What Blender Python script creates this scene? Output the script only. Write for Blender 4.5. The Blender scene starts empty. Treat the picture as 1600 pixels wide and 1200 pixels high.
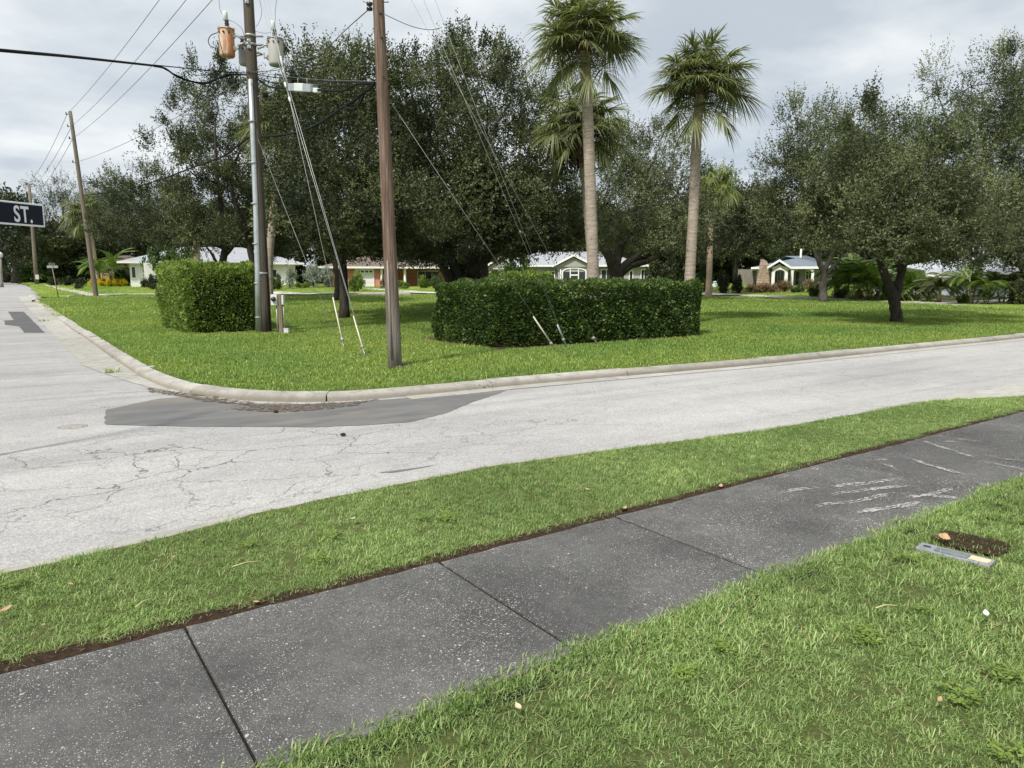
import bpy, bmesh, math, random
import numpy as np
from mathutils import Vector, Matrix

# ------------------------------------------------------------------ camera
F, HV, EYE = 1120.0, 437.0, 1.6
PITCH = math.atan((600 - HV) / F)
YAW = math.radians(54.73)                 # heading measured from the main street (+X)
fw = np.array([math.cos(YAW), math.sin(YAW), 0.0])
rt = np.array([math.sin(YAW), -math.cos(YAW), 0.0])
zz = np.array([0.0, 0.0, 1.0])
cf = fw * math.cos(PITCH) - zz * math.sin(PITCH)
cu = fw * math.sin(PITCH) + zz * math.cos(PITCH)
scene = bpy.context.scene
COL = scene.collection
cam_data = bpy.data.cameras.new('camera')
cam_data.sensor_width = 36.0
cam_data.lens = 36.0 * F / 1600.0
cam_data.clip_start = 0.05
cam_data.clip_end = 4000
cam = bpy.data.objects.new('camera', cam_data)
COL.objects.link(cam)
mw = Matrix.Identity(4)
for i in range(3):
    mw[i][0] = rt[i]; mw[i][1] = cu[i]; mw[i][2] = -cf[i]
mw[2][3] = EYE
cam.matrix_world = mw
scene.camera = cam

# ------------------------------------------------------------------ light
SUN_EL = math.radians(52)
SUN_DIR = Vector((-0.92, -0.38, 0)).normalized() * math.cos(SUN_EL) + Vector((0, 0, math.sin(SUN_EL)))
SUN_POWER, SUN_ANGLE, SKY_STRENGTH = 4.6, 5.0, 0.10
world = bpy.data.worlds.new('World')
scene.world = world
world.use_nodes = True
wt = world.node_tree
for n_ in list(wt.nodes):
    wt.nodes.remove(n_)
wo = wt.nodes.new('ShaderNodeOutputWorld')
bg = wt.nodes.new('ShaderNodeBackground')
bg.inputs['Strength'].default_value = SKY_STRENGTH
sky = wt.nodes.new('ShaderNodeTexSky')
sky.sky_type = 'NISHITA'
sky.sun_disc = False
sky.sun_elevation = SUN_EL
sky.sun_rotation = math.atan2(SUN_DIR.x, SUN_DIR.y)
tc = wt.nodes.new('ShaderNodeTexCoord')
sx = wt.nodes.new('ShaderNodeSeparateXYZ')
wt.links.new(tc.outputs['Generated'], sx.inputs[0])
def wmath(op, a, b):
    n = wt.nodes.new('ShaderNodeMath'); n.operation = op
    for i, v in enumerate((a, b)):
        if isinstance(v, (int, float)): n.inputs[i].default_value = v
        elif v is not None: wt.links.new(v, n.inputs[i])
    return n.outputs[0]
zc = wmath('ADD', wmath('MAXIMUM', sx.outputs[2], 0.0), 0.16)
cx = wt.nodes.new('ShaderNodeCombineXYZ')
wt.links.new(wmath('DIVIDE', sx.outputs[0], zc), cx.inputs[0])
wt.links.new(wmath('DIVIDE', sx.outputs[1], zc), cx.inputs[1])
def wnoise(scale, detail, rough, off):
    mp = wt.nodes.new('ShaderNodeMapping'); mp.inputs['Location'].default_value = off
    wt.links.new(cx.outputs[0], mp.inputs[0])
    n = wt.nodes.new('ShaderNodeTexNoise')
    n.inputs['Scale'].default_value = scale; n.inputs['Detail'].default_value = detail
    n.inputs['Roughness'].default_value = rough
    wt.links.new(mp.outputs[0], n.inputs['Vector'])
    return n.outputs[0]
def wramp(f, stops):
    r = wt.nodes.new('ShaderNodeValToRGB')
    e = r.color_ramp.elements
    while len(e) < len(stops): e.new(0.5)
    for i, (p, c) in enumerate(stops):
        e[i].position = p; e[i].color = (*c, 1)
    wt.links.new(f, r.inputs[0])
    return r.outputs[0]
def wmix(fac, a, b):
    m = wt.nodes.new('ShaderNodeMix'); m.data_type = 'RGBA'
    if isinstance(fac, float): m.inputs[0].default_value = fac
    else: wt.links.new(fac, m.inputs[0])
    for i, v in ((6, a), (7, b)):
        if isinstance(v, tuple): m.inputs[i].default_value = v
        else: wt.links.new(v, m.inputs[i])
    return m.outputs[2]
cloud_lo = (5.4, 6.05, 6.8, 1)
cloud_hi = (8.9, 9.3, 9.5, 1)
shade = wramp(wnoise(1.15, 7, 0.55, (3.1, 1.7, 0)), [(0.38, (0, 0, 0)), (0.63, (1, 1, 1))])
cover = wramp(wnoise(0.55, 5, 0.5, (7.3, 4.2, 0)), [(0.33, (0.80, 0.80, 0.80)), (0.5, (1, 1, 1))])
clouds = wmix(shade, cloud_lo, cloud_hi)
wt.links.new(wmix(cover, sky.outputs[0], clouds), bg.inputs['Color'])
wt.links.new(bg.outputs[0], wo.inputs[0])

sun_data = bpy.data.lights.new('sun', 'SUN')
sun_data.energy = SUN_POWER
sun_data.angle = math.radians(SUN_ANGLE)
sun_data.color = (1.0, 0.955, 0.88)
sun = bpy.data.objects.new('sun', sun_data)
COL.objects.link(sun)
sun.rotation_euler = SUN_DIR.to_track_quat('Z', 'Y').to_euler()
sun.location = (0, 0, 40)
vs = scene.view_settings
vs.view_transform = 'Standard'
vs.look = 'None'
vs.exposure = 0.05
vs.gamma = 1.0
vs.use_curve_mapping = False
scene.cycles.max_bounces = 6
scene.cycles.diffuse_bounces = 3
scene.cycles.glossy_bounces = 2
scene.cycles.transmission_bounces = 3
scene.cycles.transparent_max_bounces = 4

# ------------------------------------------------------------------ terrain and helpers
def Zg(x, y):
    d = x * fw[0] + y * fw[1]
    z = 0.0
    if d > 24: z += 0.012 * (min(d, 45) - 24)
    if d > 45: z += 0.030 * (min(d, 70) - 45)
    return z
def ray(u, v):
    return cf + rt * (u - 800) / F + cu * (600 - v) / F
def G(u, v, off=0.0):
    """ground point seen at photo pixel (u, v)"""
    r = ray(u, v); d = 10.0
    t = 1.0
    lo, hi = 0.5, 400.0
    for _ in range(60):
        t = 0.5 * (lo + hi)
        p = r * t
        if EYE + p[2] > Zg(p[0], p[1]) + off: lo = t
        else: hi = t
    p = r * lo
    return Vector((p[0], p[1], EYE + p[2]))
def PD(u, v, d):
    """point on the ray of photo pixel (u, v) at horizontal depth d"""
    r = ray(u, v)
    t = d / float(r @ fw)
    p = r * t
    return Vector((p[0], p[1], EYE + p[2]))
def depth(p):
    return p[0] * fw[0] + p[1] * fw[1]

rng = np.random.default_rng(7)
random.seed(11)

class MB:
    """collects shapes into one mesh"""
    def __init__(s):
        s.v = []; s.f = []; s.sm = []; s.mi = []
    def add(s, vs_, fs_, smooth=False, mi=0):
        b = len(s.v)
        s.v += [tuple(p) for p in vs_]
        for f_ in fs_:
            s.f.append(tuple(b + i for i in f_)); s.sm.append(smooth); s.mi.append(mi)
        return s
    def box(s, x0, x1, y0, y1, z0, z1, mi=0):
        v = [(x0, y0, z0), (x1, y0, z0), (x1, y1, z0), (x0, y1, z0), (x0, y0, z1), (x1, y0, z1), (x1, y1, z1), (x0, y1, z1)]
        f = [(0, 3, 2, 1), (4, 5, 6, 7), (0, 1, 5, 4), (1, 2, 6, 5), (2, 3, 7, 6), (3, 0, 4, 7)]
        return s.add(v, f, False, mi)
    def bbox(s, x0, x1, y0, y1, z0, z1, b=0.01, mi=0):
        """box with chamfered edges"""
        bm = bmesh.new()
        bmesh.ops.create_cube(bm, size=1.0)
        for q in bm.verts:
            q.co = Vector(((x0 + x1) / 2 + q.co.x * (x1 - x0), (y0 + y1) / 2 + q.co.y * (y1 - y0), (z0 + z1) / 2 + q.co.z * (z1 - z0)))
        bmesh.ops.bevel(bm, geom=bm.edges[:], offset=b, segments=2, affect='EDGES', profile=0.5)
        bm.verts.index_update()
        s.add([q.co[:] for q in bm.verts], [[q.index for q in f_.verts] for f_ in bm.faces], False, mi)
        bm.free()
        return s
    def tube(s, pts, rad, n=8, cap=True, smooth=True, mi=0, bump=None):
        pts = [Vector(p) for p in pts]
        if not hasattr(rad, '__len__'): rad = [rad] * len(pts)
        vs_ = []; fs_ = []
        ref = None
        for i, p in enumerate(pts):
            t = (pts[min(i + 1, len(pts) - 1)] - pts[max(i - 1, 0)]).normalized()
            if ref is None:
                ref = t.orthogonal().normalized()
            ref = (ref - t * ref.dot(t))
            if ref.length < 1e-5: ref = t.orthogonal()
            ref.normalize()
            b = t.cross(ref)
            for k in range(n):
                a = 2 * math.pi * k / n
                rr = rad[i] * (bump(i, k) if bump else 1.0)
                vs_.append(p + (ref * math.cos(a) + b * math.sin(a)) * rr)
        for i in range(len(pts) - 1):
            for k in range(n):
                fs_.append((i * n + k, i * n + (k + 1) % n, (i + 1) * n + (k + 1) % n, (i + 1) * n + k))
        if cap:
            fs_.append(tuple(range(n - 1, -1, -1)))
            fs_.append(tuple((len(pts) - 1) * n + k for k in range(n)))
        return s.add(vs_, fs_, smooth, mi)
    def lathe(s, prof, n=16, c=(0, 0, 0), mi=0, smooth=True):
        vs_ = []; fs_ = []
        for r_, z_ in prof:
            for k in range(n):
                a = 2 * math.pi * k / n
                vs_.append((c[0] + r_ * math.cos(a), c[1] + r_ * math.sin(a), c[2] + z_))
        for i in range(len(prof) - 1):
            for k in range(n):
                fs_.append((i * n + k, i * n + (k + 1) % n, (i + 1) * n + (k + 1) % n, (i + 1) * n + k))
        fs_.append(tuple(range(n - 1, -1, -1)))
        fs_.append(tuple((len(prof) - 1) * n + k for k in range(n)))
        return s.add(vs_, fs_, smooth, mi)
    def prism(s, poly, axis, a0, a1, mi=0):
        """poly: 2D outline (counter-clockwise); axis 'y': poly is (x,z), extruded in y; 'z': (x,y) extruded in z"""
        n = len(poly)
        if axis == 'y':
            vs_ = [(p[0], a0, p[1]) for p in poly] + [(p[0], a1, p[1]) for p in poly]
        elif axis == 'x':
            vs_ = [(a0, p[0], p[1]) for p in poly] + [(a1, p[0], p[1]) for p in poly]
        else:
            vs_ = [(p[0], p[1], a0) for p in poly] + [(p[0], p[1], a1) for p in poly]
        fs_ = [tuple(range(n - 1, -1, -1)), tuple(range(n, 2 * n))] + [(i, (i + 1) % n, n + (i + 1) % n, n + i) for i in range(n)]
        return s.add(vs_, fs_, False, mi)
    def mesh(s, name, mats):
        me = bpy.data.meshes.new(name)
        me.from_pydata(s.v, [], s.f)
        if not isinstance(mats, (list, tuple)): mats = [mats]
        for m_ in mats: me.materials.append(m_)
        me.polygons.foreach_set('use_smooth', s.sm)
        me.polygons.foreach_set('material_index', s.mi)
        me.update()
        bm = bmesh.new(); bm.from_mesh(me)
        bmesh.ops.recalc_face_normals(bm, faces=bm.faces)
        bm.to_mesh(me); bm.free()
        return me
    def build(s, name, mats, parent=None):
        return link(name, s.mesh(name, mats), parent)

def link(name, me, parent=None):
    o = bpy.data.objects.new(name, me)
    COL.objects.link(o)
    if parent is not None: o.parent = parent
    return o
def tag(o, label=None, cat=None, group=None, kind=None):
    if label: o['label'] = label
    if cat: o['category'] = cat
    if group: o['group'] = group
    if kind: o['kind'] = kind
    return o
def thing(name, label, cat, loc=(0, 0, 0), rz=0.0, group=None):
    o = bpy.data.objects.new(name, None)
    COL.objects.link(o)
    o.empty_display_size = 0.2
    o.location = loc
    o.rotation_euler = (0, 0, rz)
    return tag(o, label, cat, group)
def copy_tree(o, parent=None, loc=None, rz=None, sc=None, label=None, group=None):
    c = o.copy(); COL.objects.link(c)
    if parent is not None: c.parent = parent
    if loc is not None: c.location = loc
    if rz is not None: c.rotation_euler = (0, 0, rz)
    if sc is not None: c.scale = sc if hasattr(sc, '__len__') else (sc, sc, sc)
    if label: c['label'] = label
    if group: c['group'] = group
    for ch in list(o.children):
        copy_tree(ch, c)
    return c

# ------------------------------------------------------------------ materials
class NT:
    def __init__(s, name, rough=0.8, spec=0.3):
        s.m = bpy.data.materials.new(name); s.m.use_nodes = True
        s.t = s.m.node_tree
        s.b = s.t.nodes['Principled BSDF']
        s.b.inputs['Roughness'].default_value = rough
        s.b.inputs['Specular IOR Level'].default_value = spec
        s.out = s.t.nodes['Material Output']
    def n(s, typ, **kw):
        n = s.t.nodes.new('ShaderNode' + typ)
        for k, v in kw.items(): setattr(n, k, v)
        return n
    def put(s, inp, v):
        if isinstance(v, (int, float)): inp.default_value = v
        elif isinstance(v, (tuple, list)):
            inp.default_value = (*v, 1) if (len(v) == 3 and len(inp.default_value) == 4) else v
        else: s.t.links.new(v, inp)
    def pos(s, kind='pos', scale=(1, 1, 1), loc=(0, 0, 0), rot=(0, 0, 0)):
        src = s.n('NewGeometry').outputs['Position'] if kind == 'pos' else s.n('TexCoord').outputs['Object']
        mp = s.n('Mapping')
        mp.inputs['Scale'].default_value = scale; mp.inputs['Location'].default_value = loc
        mp.inputs['Rotation'].default_value = rot
        s.t.links.new(src, mp.inputs[0])
        return mp.outputs[0]
    def noise(s, vec, scale, detail=4, rough=0.55, dist=0.0):
        n = s.n('TexNoise')
        s.put(n.inputs['Vector'], vec); n.inputs['Scale'].default_value = scale
        n.inputs['Detail'].default_value = detail; n.inputs['Roughness'].default_value = rough
        n.inputs['Distortion'].default_value = dist
        return n
    def ramp(s, f, stops, interp='LINEAR'):
        r = s.n('ValToRGB'); r.color_ramp.interpolation = interp
        e = r.color_ramp.elements
        while len(e) < len(stops): e.new(0.5)
        for i, (p, c) in enumerate(stops):
            e[i].position = p
            e[i].color = (*c, 1) if hasattr(c, '__len__') else (c, c, c, 1)
        s.t.links.new(f, r.inputs[0])
        return r.outputs[0]
    def mix(s, fac, a, b, mode='MIX'):
        m = s.n('Mix', data_type='RGBA', blend_type=mode)
        s.put(m.inputs[0], fac); s.put(m.inputs[6], a); s.put(m.inputs[7], b)
        return m.outputs[2]
    def math(s, op, a, b=0.0, clamp=False):
        m = s.n('Math', operation=op, use_clamp=clamp)
        s.put(m.inputs[0], a); s.put(m.inputs[1], b)
        return m.outputs[0]
    def bump(s, h, strength=0.4, dist=0.01):
        b = s.n('Bump'); b.inputs['Strength'].default_value = strength; b.inputs['Distance'].default_value = dist
        s.t.links.new(h, b.inputs['Height'])
        s.t.links.new(b.outputs[0], s.b.inputs['Normal'])
    def color(s, c): s.put(s.b.inputs['Base Color'], c)

def simple(name, col, rough=0.7, var=0.15, scale=6.0, metal=0.0, spec=0.3, bump=0.0):
    n = NT(name, rough, spec)
    n.b.inputs['Metallic'].default_value = metal
    f = n.noise(n.pos('obj'), scale, 5)
    lo = tuple(c * (1 - var) for c in col); hi = tuple(min(1, c * (1 + var)) for c in col)
    n.color(n.ramp(f.outputs[0], [(0.3, lo), (0.7, hi)]))
    if bump: n.bump(f.outputs[0], bump)
    return n.m

def leaf_mat(name, stops, rough=0.45, trans=0.25, spec=0.35, world_var=None):
    n = NT(name, rough, spec)
    a = n.n('Attribute', attribute_name='tint')
    c = n.ramp(a.outputs['Fac'], stops)
    if world_var:
        sc, lo, hi = world_var
        f = n.noise(n.pos('pos'), sc, 4, 0.55)
        c = n.mix(1.0, c, n.ramp(f.outputs[0], [(0.35, lo), (0.65, hi)]), 'MULTIPLY')
    n.color(c)
    tr = n.n('BsdfTranslucent')
    n.t.links.new(n.mix(1.0, c, (1.25, 1.35, 0.7), 'MULTIPLY'), tr.inputs[0])
    mx = n.n('MixShader'); mx.inputs[0].default_value = trans
    n.t.links.new(n.b.outputs[0], mx.inputs[1]); n.t.links.new(tr.outputs[0], mx.inputs[2])
    n.t.links.new(mx.outputs[0], n.out.inputs[0])
    return n.m

M = {}
M['oak'] = leaf_mat('oak_leaves', [(0.0, (0.024, 0.033, 0.015)), (0.5, (0.066, 0.080, 0.036)), (1.0, (0.185, 0.21, 0.092))], 0.5, 0.22, 0.3)
M['oak_b'] = leaf_mat('oak_leaves_grey', [(0.0, (0.040, 0.053, 0.026)), (0.5, (0.110, 0.129, 0.063)), (1.0, (0.275, 0.30, 0.155))], 0.5, 0.25, 0.3)
M['far'] = leaf_mat('far_leaves', [(0.0, (0.022, 0.032, 0.013)), (0.6, (0.046, 0.060, 0.022)), (1.0, (0.10, 0.118, 0.036))], 0.5, 0.15)
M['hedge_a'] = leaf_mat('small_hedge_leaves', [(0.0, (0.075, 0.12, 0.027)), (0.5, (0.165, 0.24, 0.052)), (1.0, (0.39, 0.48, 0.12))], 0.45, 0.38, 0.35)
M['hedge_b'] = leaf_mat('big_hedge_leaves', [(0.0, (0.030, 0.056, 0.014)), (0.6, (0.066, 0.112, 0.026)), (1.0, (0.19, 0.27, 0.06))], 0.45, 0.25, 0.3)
M['palm'] = leaf_mat('palm_fronds', [(0.0, (0.085, 0.102, 0.048)), (0.5, (0.17, 0.192, 0.085)), (1.0, (0.42, 0.43, 0.21))], 0.42, 0.32, 0.4)
M['palm_yel'] = leaf_mat('yellowish_palm_fronds', [(0.0, (0.12, 0.16, 0.04)), (0.5, (0.19, 0.24, 0.07)), (1.0, (0.34, 0.38, 0.14))], 0.45, 0.25)
M['areca'] = leaf_mat('areca_leaves', [(0.0, (0.06, 0.11, 0.02)), (0.5, (0.11, 0.18, 0.035)), (1.0, (0.27, 0.34, 0.08))], 0.42, 0.25)
M['shrub'] = leaf_mat('shrub_leaves', [(0.0, (0.04, 0.07, 0.02)), (0.5, (0.07, 0.115, 0.03)), (1.0, (0.14, 0.19, 0.05))], 0.45, 0.25)
M['silver'] = leaf_mat('silver_leaves', [(0.0, (0.16, 0.19, 0.15)), (0.5, (0.27, 0.31, 0.26)), (1.0, (0.42, 0.46, 0.40))], 0.6, 0.2)
M['yellow'] = leaf_mat('yellow_leaves', [(0.0, (0.45, 0.36, 0.02)), (0.5, (0.74, 0.58, 0.03)), (1.0, (0.88, 0.76, 0.08))], 0.5, 0.3)
M['red'] = leaf_mat('reddish_leaves', [(0.0, (0.09, 0.09, 0.035)), (0.5, (0.20, 0.13, 0.07)), (1.0, (0.36, 0.22, 0.15))], 0.5, 0.2)
M['orange'] = leaf_mat('orange_leaves', [(0.0, (0.20, 0.08, 0.03)), (1.0, (0.5, 0.19, 0.08))], 0.5, 0.3)
M['grass'] = leaf_mat('grass_blades', [(0.0, (0.09, 0.155, 0.04)), (0.45, (0.255, 0.37, 0.12)), (0.84, (0.50, 0.61, 0.27)), (0.93, (0.48, 0.42, 0.22)), (1.0, (0.46, 0.38, 0.23))], 0.45, 0.38, 0.35,
                     (0.8, (0.78, 0.80, 0.75), (1.15, 1.12, 1.15)))
M['lawn'] = leaf_mat('lawn_blades', [(0.0, (0.11, 0.195, 0.05)), (0.6, (0.315, 0.425, 0.11)), (1.0, (0.58, 0.655, 0.25))], 0.45, 0.38, 0.3,
                    (0.20, (0.72, 0.84, 0.75), (1.25, 1.10, 1.0)))
M['weed'] = leaf_mat('weed_leaves', [(0.0, (0.12, 0.18, 0.03)), (1.0, (0.24, 0.33, 0.07))], 0.5, 0.3, 0.3)

def bark(name, lo, hi, zs=0.25, scale=14, bump=0.6):
    n = NT(name, 0.9, 0.15)
    f = n.noise(n.pos('pos', (1, 1, zs)), scale, 6, 0.65, 0.4)
    n.color(n.ramp(f.outputs[0], [(0.3, lo), (0.7, hi)]))
    n.bump(f.outputs[0], bump, 0.03)
    return n.m
M['bark'] = bark('oak_bark', (0.028, 0.024, 0.020), (0.085, 0.075, 0.062))
M['bark_grey'] = bark('pale_bark', (0.055, 0.05, 0.042), (0.16, 0.145, 0.125))
def palm_bark(name, lo, hi, blotch):
    n = NT(name, 0.9, 0.15)
    f = n.noise(n.pos('pos', (1, 1, 7)), 3.0, 6, 0.65, 0.6)
    g = n.noise(n.pos('pos', (1, 1, 0.8)), 9.0, 5, 0.7)
    c = n.ramp(f.outputs[0], [(0.3, lo), (0.68, hi)])
    c = n.mix(n.ramp(g.outputs[0], [(0.58, 0.0), (0.66, blotch)]), c, (0.06, 0.045, 0.04))
    n.color(c); n.bump(f.outputs[0], 0.7, 0.03)
    return n.m
M['palm_trunk'] = palm_bark('palm_trunk_grey', (0.23, 0.185, 0.15), (0.46, 0.39, 0.325), 0.6)
M['palm_trunk_pink'] = palm_bark('palm_trunk_tan', (0.30, 0.22, 0.16), (0.52, 0.41, 0.32), 0.4)
M['boot'] = bark('palm_boots', (0.06, 0.036, 0.026), (0.17, 0.11, 0.078), 1.0, 10)

def pole_wood(name, lo, mid, hi, weather=0.0):
    n = NT(name, 0.85, 0.15)
    f = n.noise(n.pos('pos', (1, 1, 0.035)), 34, 6, 0.7, 0.3)
    g = n.noise(n.pos('pos', (1, 1, 0.12)), 5, 4, 0.6)
    k = n.noise(n.pos('pos', (1, 1, 0.02)), 60, 3, 0.5)
    c = n.ramp(f.outputs[0], [(0.28, lo), (0.5, mid), (0.75, hi)])
    c = n.mix(n.ramp(g.outputs[0], [(0.35, 0.0), (0.75, 0.55)]), c, tuple(x * 0.62 for x in mid))
    c = n.mix(n.ramp(k.outputs[0], [(0.28, 0.8), (0.36, 0.0)]), c, tuple(x * 0.3 for x in lo))
    spz = n.n('SeparateXYZ'); n.put(spz.inputs[0], n.pos('obj'))
    low = n.math('ADD', n.math('MULTIPLY', spz.outputs[2], 0.36), n.math('MULTIPLY', g.outputs[0], 0.7))
    c = n.mix(n.ramp(low, [(0.55, weather), (0.95, 0.0)]), c, n.ramp(f.outputs[0], [(0.3, (0.10, 0.09, 0.08)), (0.7, (0.36, 0.33, 0.29))]))
    n.color(c); n.bump(f.outputs[0], 0.9, 0.025)
    return n.m
M['pole_brown'] = pole_wood('brown_pole_wood', (0.05, 0.032, 0.024), (0.172, 0.116, 0.09), (0.34, 0.26, 0.21), 0.85)
M['pole_grey'] = pole_wood('grey_pole_wood', (0.040, 0.033, 0.026), (0.105, 0.088, 0.070), (0.19, 0.165, 0.135))
M['pole_far'] = pole_wood('far_pole_wood', (0.10, 0.085, 0.065), (0.20, 0.17, 0.135), (0.30, 0.26, 0.21))
M['galv'] = simple('galvanised_steel', (0.50, 0.53, 0.56), 0.45, 0.12, 5, 0.55, 0.5)
M['steel'] = simple('dull_steel', (0.36, 0.35, 0.33), 0.55, 0.25, 18, 0.5, 0.4)
M['black'] = simple('black_rubber', (0.010, 0.010, 0.011), 0.75, 0.3, 8, 0, 0.15)
M['wire'] = simple('grey_wire', (0.12, 0.125, 0.13), 0.5, 0.2, 4, 0.3)
M['guy'] = simple('guy_strand', (0.42, 0.43, 0.42), 0.45, 0.15, 4, 0.4)
M['guard'] = simple('pale_yellow_plastic', (0.70, 0.67, 0.50), 0.5, 0.12, 5)
M['insul'] = simple('brown_insulator', (0.022, 0.016, 0.018), 0.2, 0.2, 5, 0, 0.6)
M['bushing'] = simple('pale_cover', (0.62, 0.65, 0.64), 0.4, 0.08, 5)
def tank(name, base, rust, lo, hi):
    n = NT(name, 0.55, 0.35)
    f = n.noise(n.pos('obj', (1, 1, 0.28)), 5.0, 6, 0.7, 0.5)
    g = n.noise(n.pos('obj', (1, 1, 0.12)), 14, 5, 0.65)
    r_ = n.ramp(n.mix(0.4, f.outputs[0], g.outputs[0]), [(lo, 0.0), (hi, 1.0)])
    c = n.mix(n.ramp(g.outputs[0], [(0.3, 0.0), (0.7, 1.0)]), rust, tuple(x * 1.7 for x in rust))
    n.color(n.mix(r_, base, c)); n.bump(f.outputs[0], 0.2)
    return n.m
M['tank_rust'] = tank('rusted_tank_paint', (0.55, 0.49, 0.41), (0.33, 0.12, 0.042), 0.42, 0.54)
M['tank_grey'] = tank('weathered_tank_paint', (0.40, 0.385, 0.36), (0.20, 0.13, 0.10), 0.56, 0.70)
M['tank_pale'] = tank('pale_tank_paint', (0.38, 0.40, 0.42), (0.22, 0.19, 0.17), 0.58, 0.72)

# ground materials
def asphalt():
    n = NT('worn_asphalt', 0.88, 0.25)
    p = n.pos('pos')
    fine = n.n('TexVoronoi'); n.put(fine.inputs['Vector'], p); fine.inputs['Scale'].default_value = 95
    grit = n.noise(p, 140, 3, 0.7)
    big = n.noise(n.pos('pos', (0.35, 1.0, 1)), 0.55, 5, 0.6)
    mid = n.noise(p, 3.0, 5, 0.6)
    c = n.ramp(n.mix(0.6, fine.outputs['Color'], grit.outputs['Color']), [(0.25, (0.27, 0.265, 0.255)), (0.5, (0.395, 0.388, 0.377)), (0.75, (0.59, 0.58, 0.565))])
    c = n.mix(1.0, c, n.ramp(big.outputs[0], [(0.3, (0.80, 0.80, 0.81)), (0.65, (1.06, 1.06, 1.055))]), 'MULTIPLY')
    c = n.mix(1.0, c, n.ramp(mid.outputs[0], [(0.3, (0.92, 0.92, 0.92)), (0.7, (1.05, 1.05, 1.05))]), 'MULTIPLY')
    # tyre-worn streaks along the street
    st = n.noise(n.pos('pos', (0.05, 2.3, 1), (0, 0, 0), (0, 0, 0.035)), 1.0, 4, 0.6)
    c = n.mix(1.0, c, n.ramp(st.outputs[0], [(0.32, (0.85, 0.85, 0.85)), (0.5, (1, 1, 1))]), 'MULTIPLY')
    spz = n.n('SeparateXYZ'); n.put(spz.inputs[0], p)
    c = n.mix(1.0, c, n.ramp(n.math('MULTIPLY', n.math('ADD', spz.outputs[1], n.math('MULTIPLY', big.outputs[0], 3.0)), 0.05), [(0.50, (1, 1, 1)), (0.66, (0.88, 0.88, 0.885))]), 'MULTIPLY')
    # cracks
    dn = n.noise(p, 1.7, 4, 0.6)
    wob = n.n('VectorMath', operation='SCALE'); n.put(wob.inputs[0], dn.outputs['Color']); wob.inputs['Scale'].default_value = 0.55
    pv = n.n('VectorMath', operation='ADD'); n.put(pv.inputs[0], n.pos('pos', (0.8, 1.15, 1))); n.put(pv.inputs[1], wob.outputs[0])
    def crack(scale, w, mask):
        v = n.n('TexVoronoi', feature='DISTANCE_TO_EDGE'); n.put(v.inputs['Vector'], pv.outputs[0]); v.inputs['Scale'].default_value = scale
        k = n.ramp(v.outputs['Distance'], [(0.0, 1.0), (w, 0.0)])
        return n.math('MULTIPLY', k, mask)
    sp = n.n('SeparateXYZ'); n.put(sp.inputs[0], p)
    def win(o, c0, r0):
        return n.math('SUBTRACT', 1.0, n.math('DIVIDE', n.math('ABSOLUTE', n.math('SUBTRACT', o, c0)), r0), True)
    mk = n.noise(p, 0.8, 3, 0.5)
    box = n.math('MULTIPLY', win(sp.outputs[0], 1.6, 3.6), win(sp.outputs[1], 6.9, 1.9))
    m1 = n.math('MULTIPLY', n.math('MULTIPLY', box, 2.6, True), n.ramp(mk.outputs[0], [(0.34, 0.35), (0.52, 1.0)]))
    m2 = n.ramp(n.noise(n.pos('pos', loc=(5, 3, 0)), 0.7, 3, 0.5).outputs[0], [(0.46, 0.0), (0.6, 0.55)])
    k = n.math('MAXIMUM', crack(1.35, 0.011, m1), crack(2.6, 0.014, n.math('MULTIPLY', m1, n.ramp(mk.outputs[0], [(0.52, 0.0), (0.6, 0.8)]))))
    k = n.math('MAXIMUM', k, crack(1.0, 0.009, m2))
    c = n.mix(n.math('MULTIPLY', k, 0.95), c, (0.055, 0.05, 0.045))
    n.color(c)
    n.bump(n.math('SUBTRACT', grit.outputs[0], n.math('MULTIPLY', k, 1.5)), 0.35, 0.006)
    return n.m
M['asphalt'] = asphalt()
def patch_mat(name, lo, hi, edge=None):
    n = NT(name, 0.9, 0.2)
    p = n.pos('pos')
    g = n.noise(p, 120, 3, 0.7); b = n.noise(n.pos('pos', (0.5, 1.6, 1)), 1.6, 6, 0.65)
    c = n.ramp(b.outputs[0], [(0.3, lo), (0.7, hi)])
    c = n.mix(1.0, c, n.ramp(g.outputs[0], [(0.3, (0.72, 0.72, 0.72)), (0.7, (1.25, 1.25, 1.25))]), 'MULTIPLY')
    if edge:
        s_ = n.noise(n.pos('pos', (0.6, 1.4, 1), (4, 2, 0)), 1.1, 5, 0.6)
        c = n.mix(n.ramp(s_.outputs[0], [(0.48, 0.0), (0.62, 0.75)]), c, edge)
    n.color(c); n.bump(g.outputs[0], 0.4, 0.004)
    return n.m
M['patch'] = patch_mat('dark_asphalt_patch', (0.115, 0.115, 0.116), (0.18, 0.18, 0.179), (0.21, 0.19, 0.16))
M['patch_new'] = patch_mat('newer_asphalt_patch', (0.085, 0.085, 0.088), (0.13, 0.13, 0.132))
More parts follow.
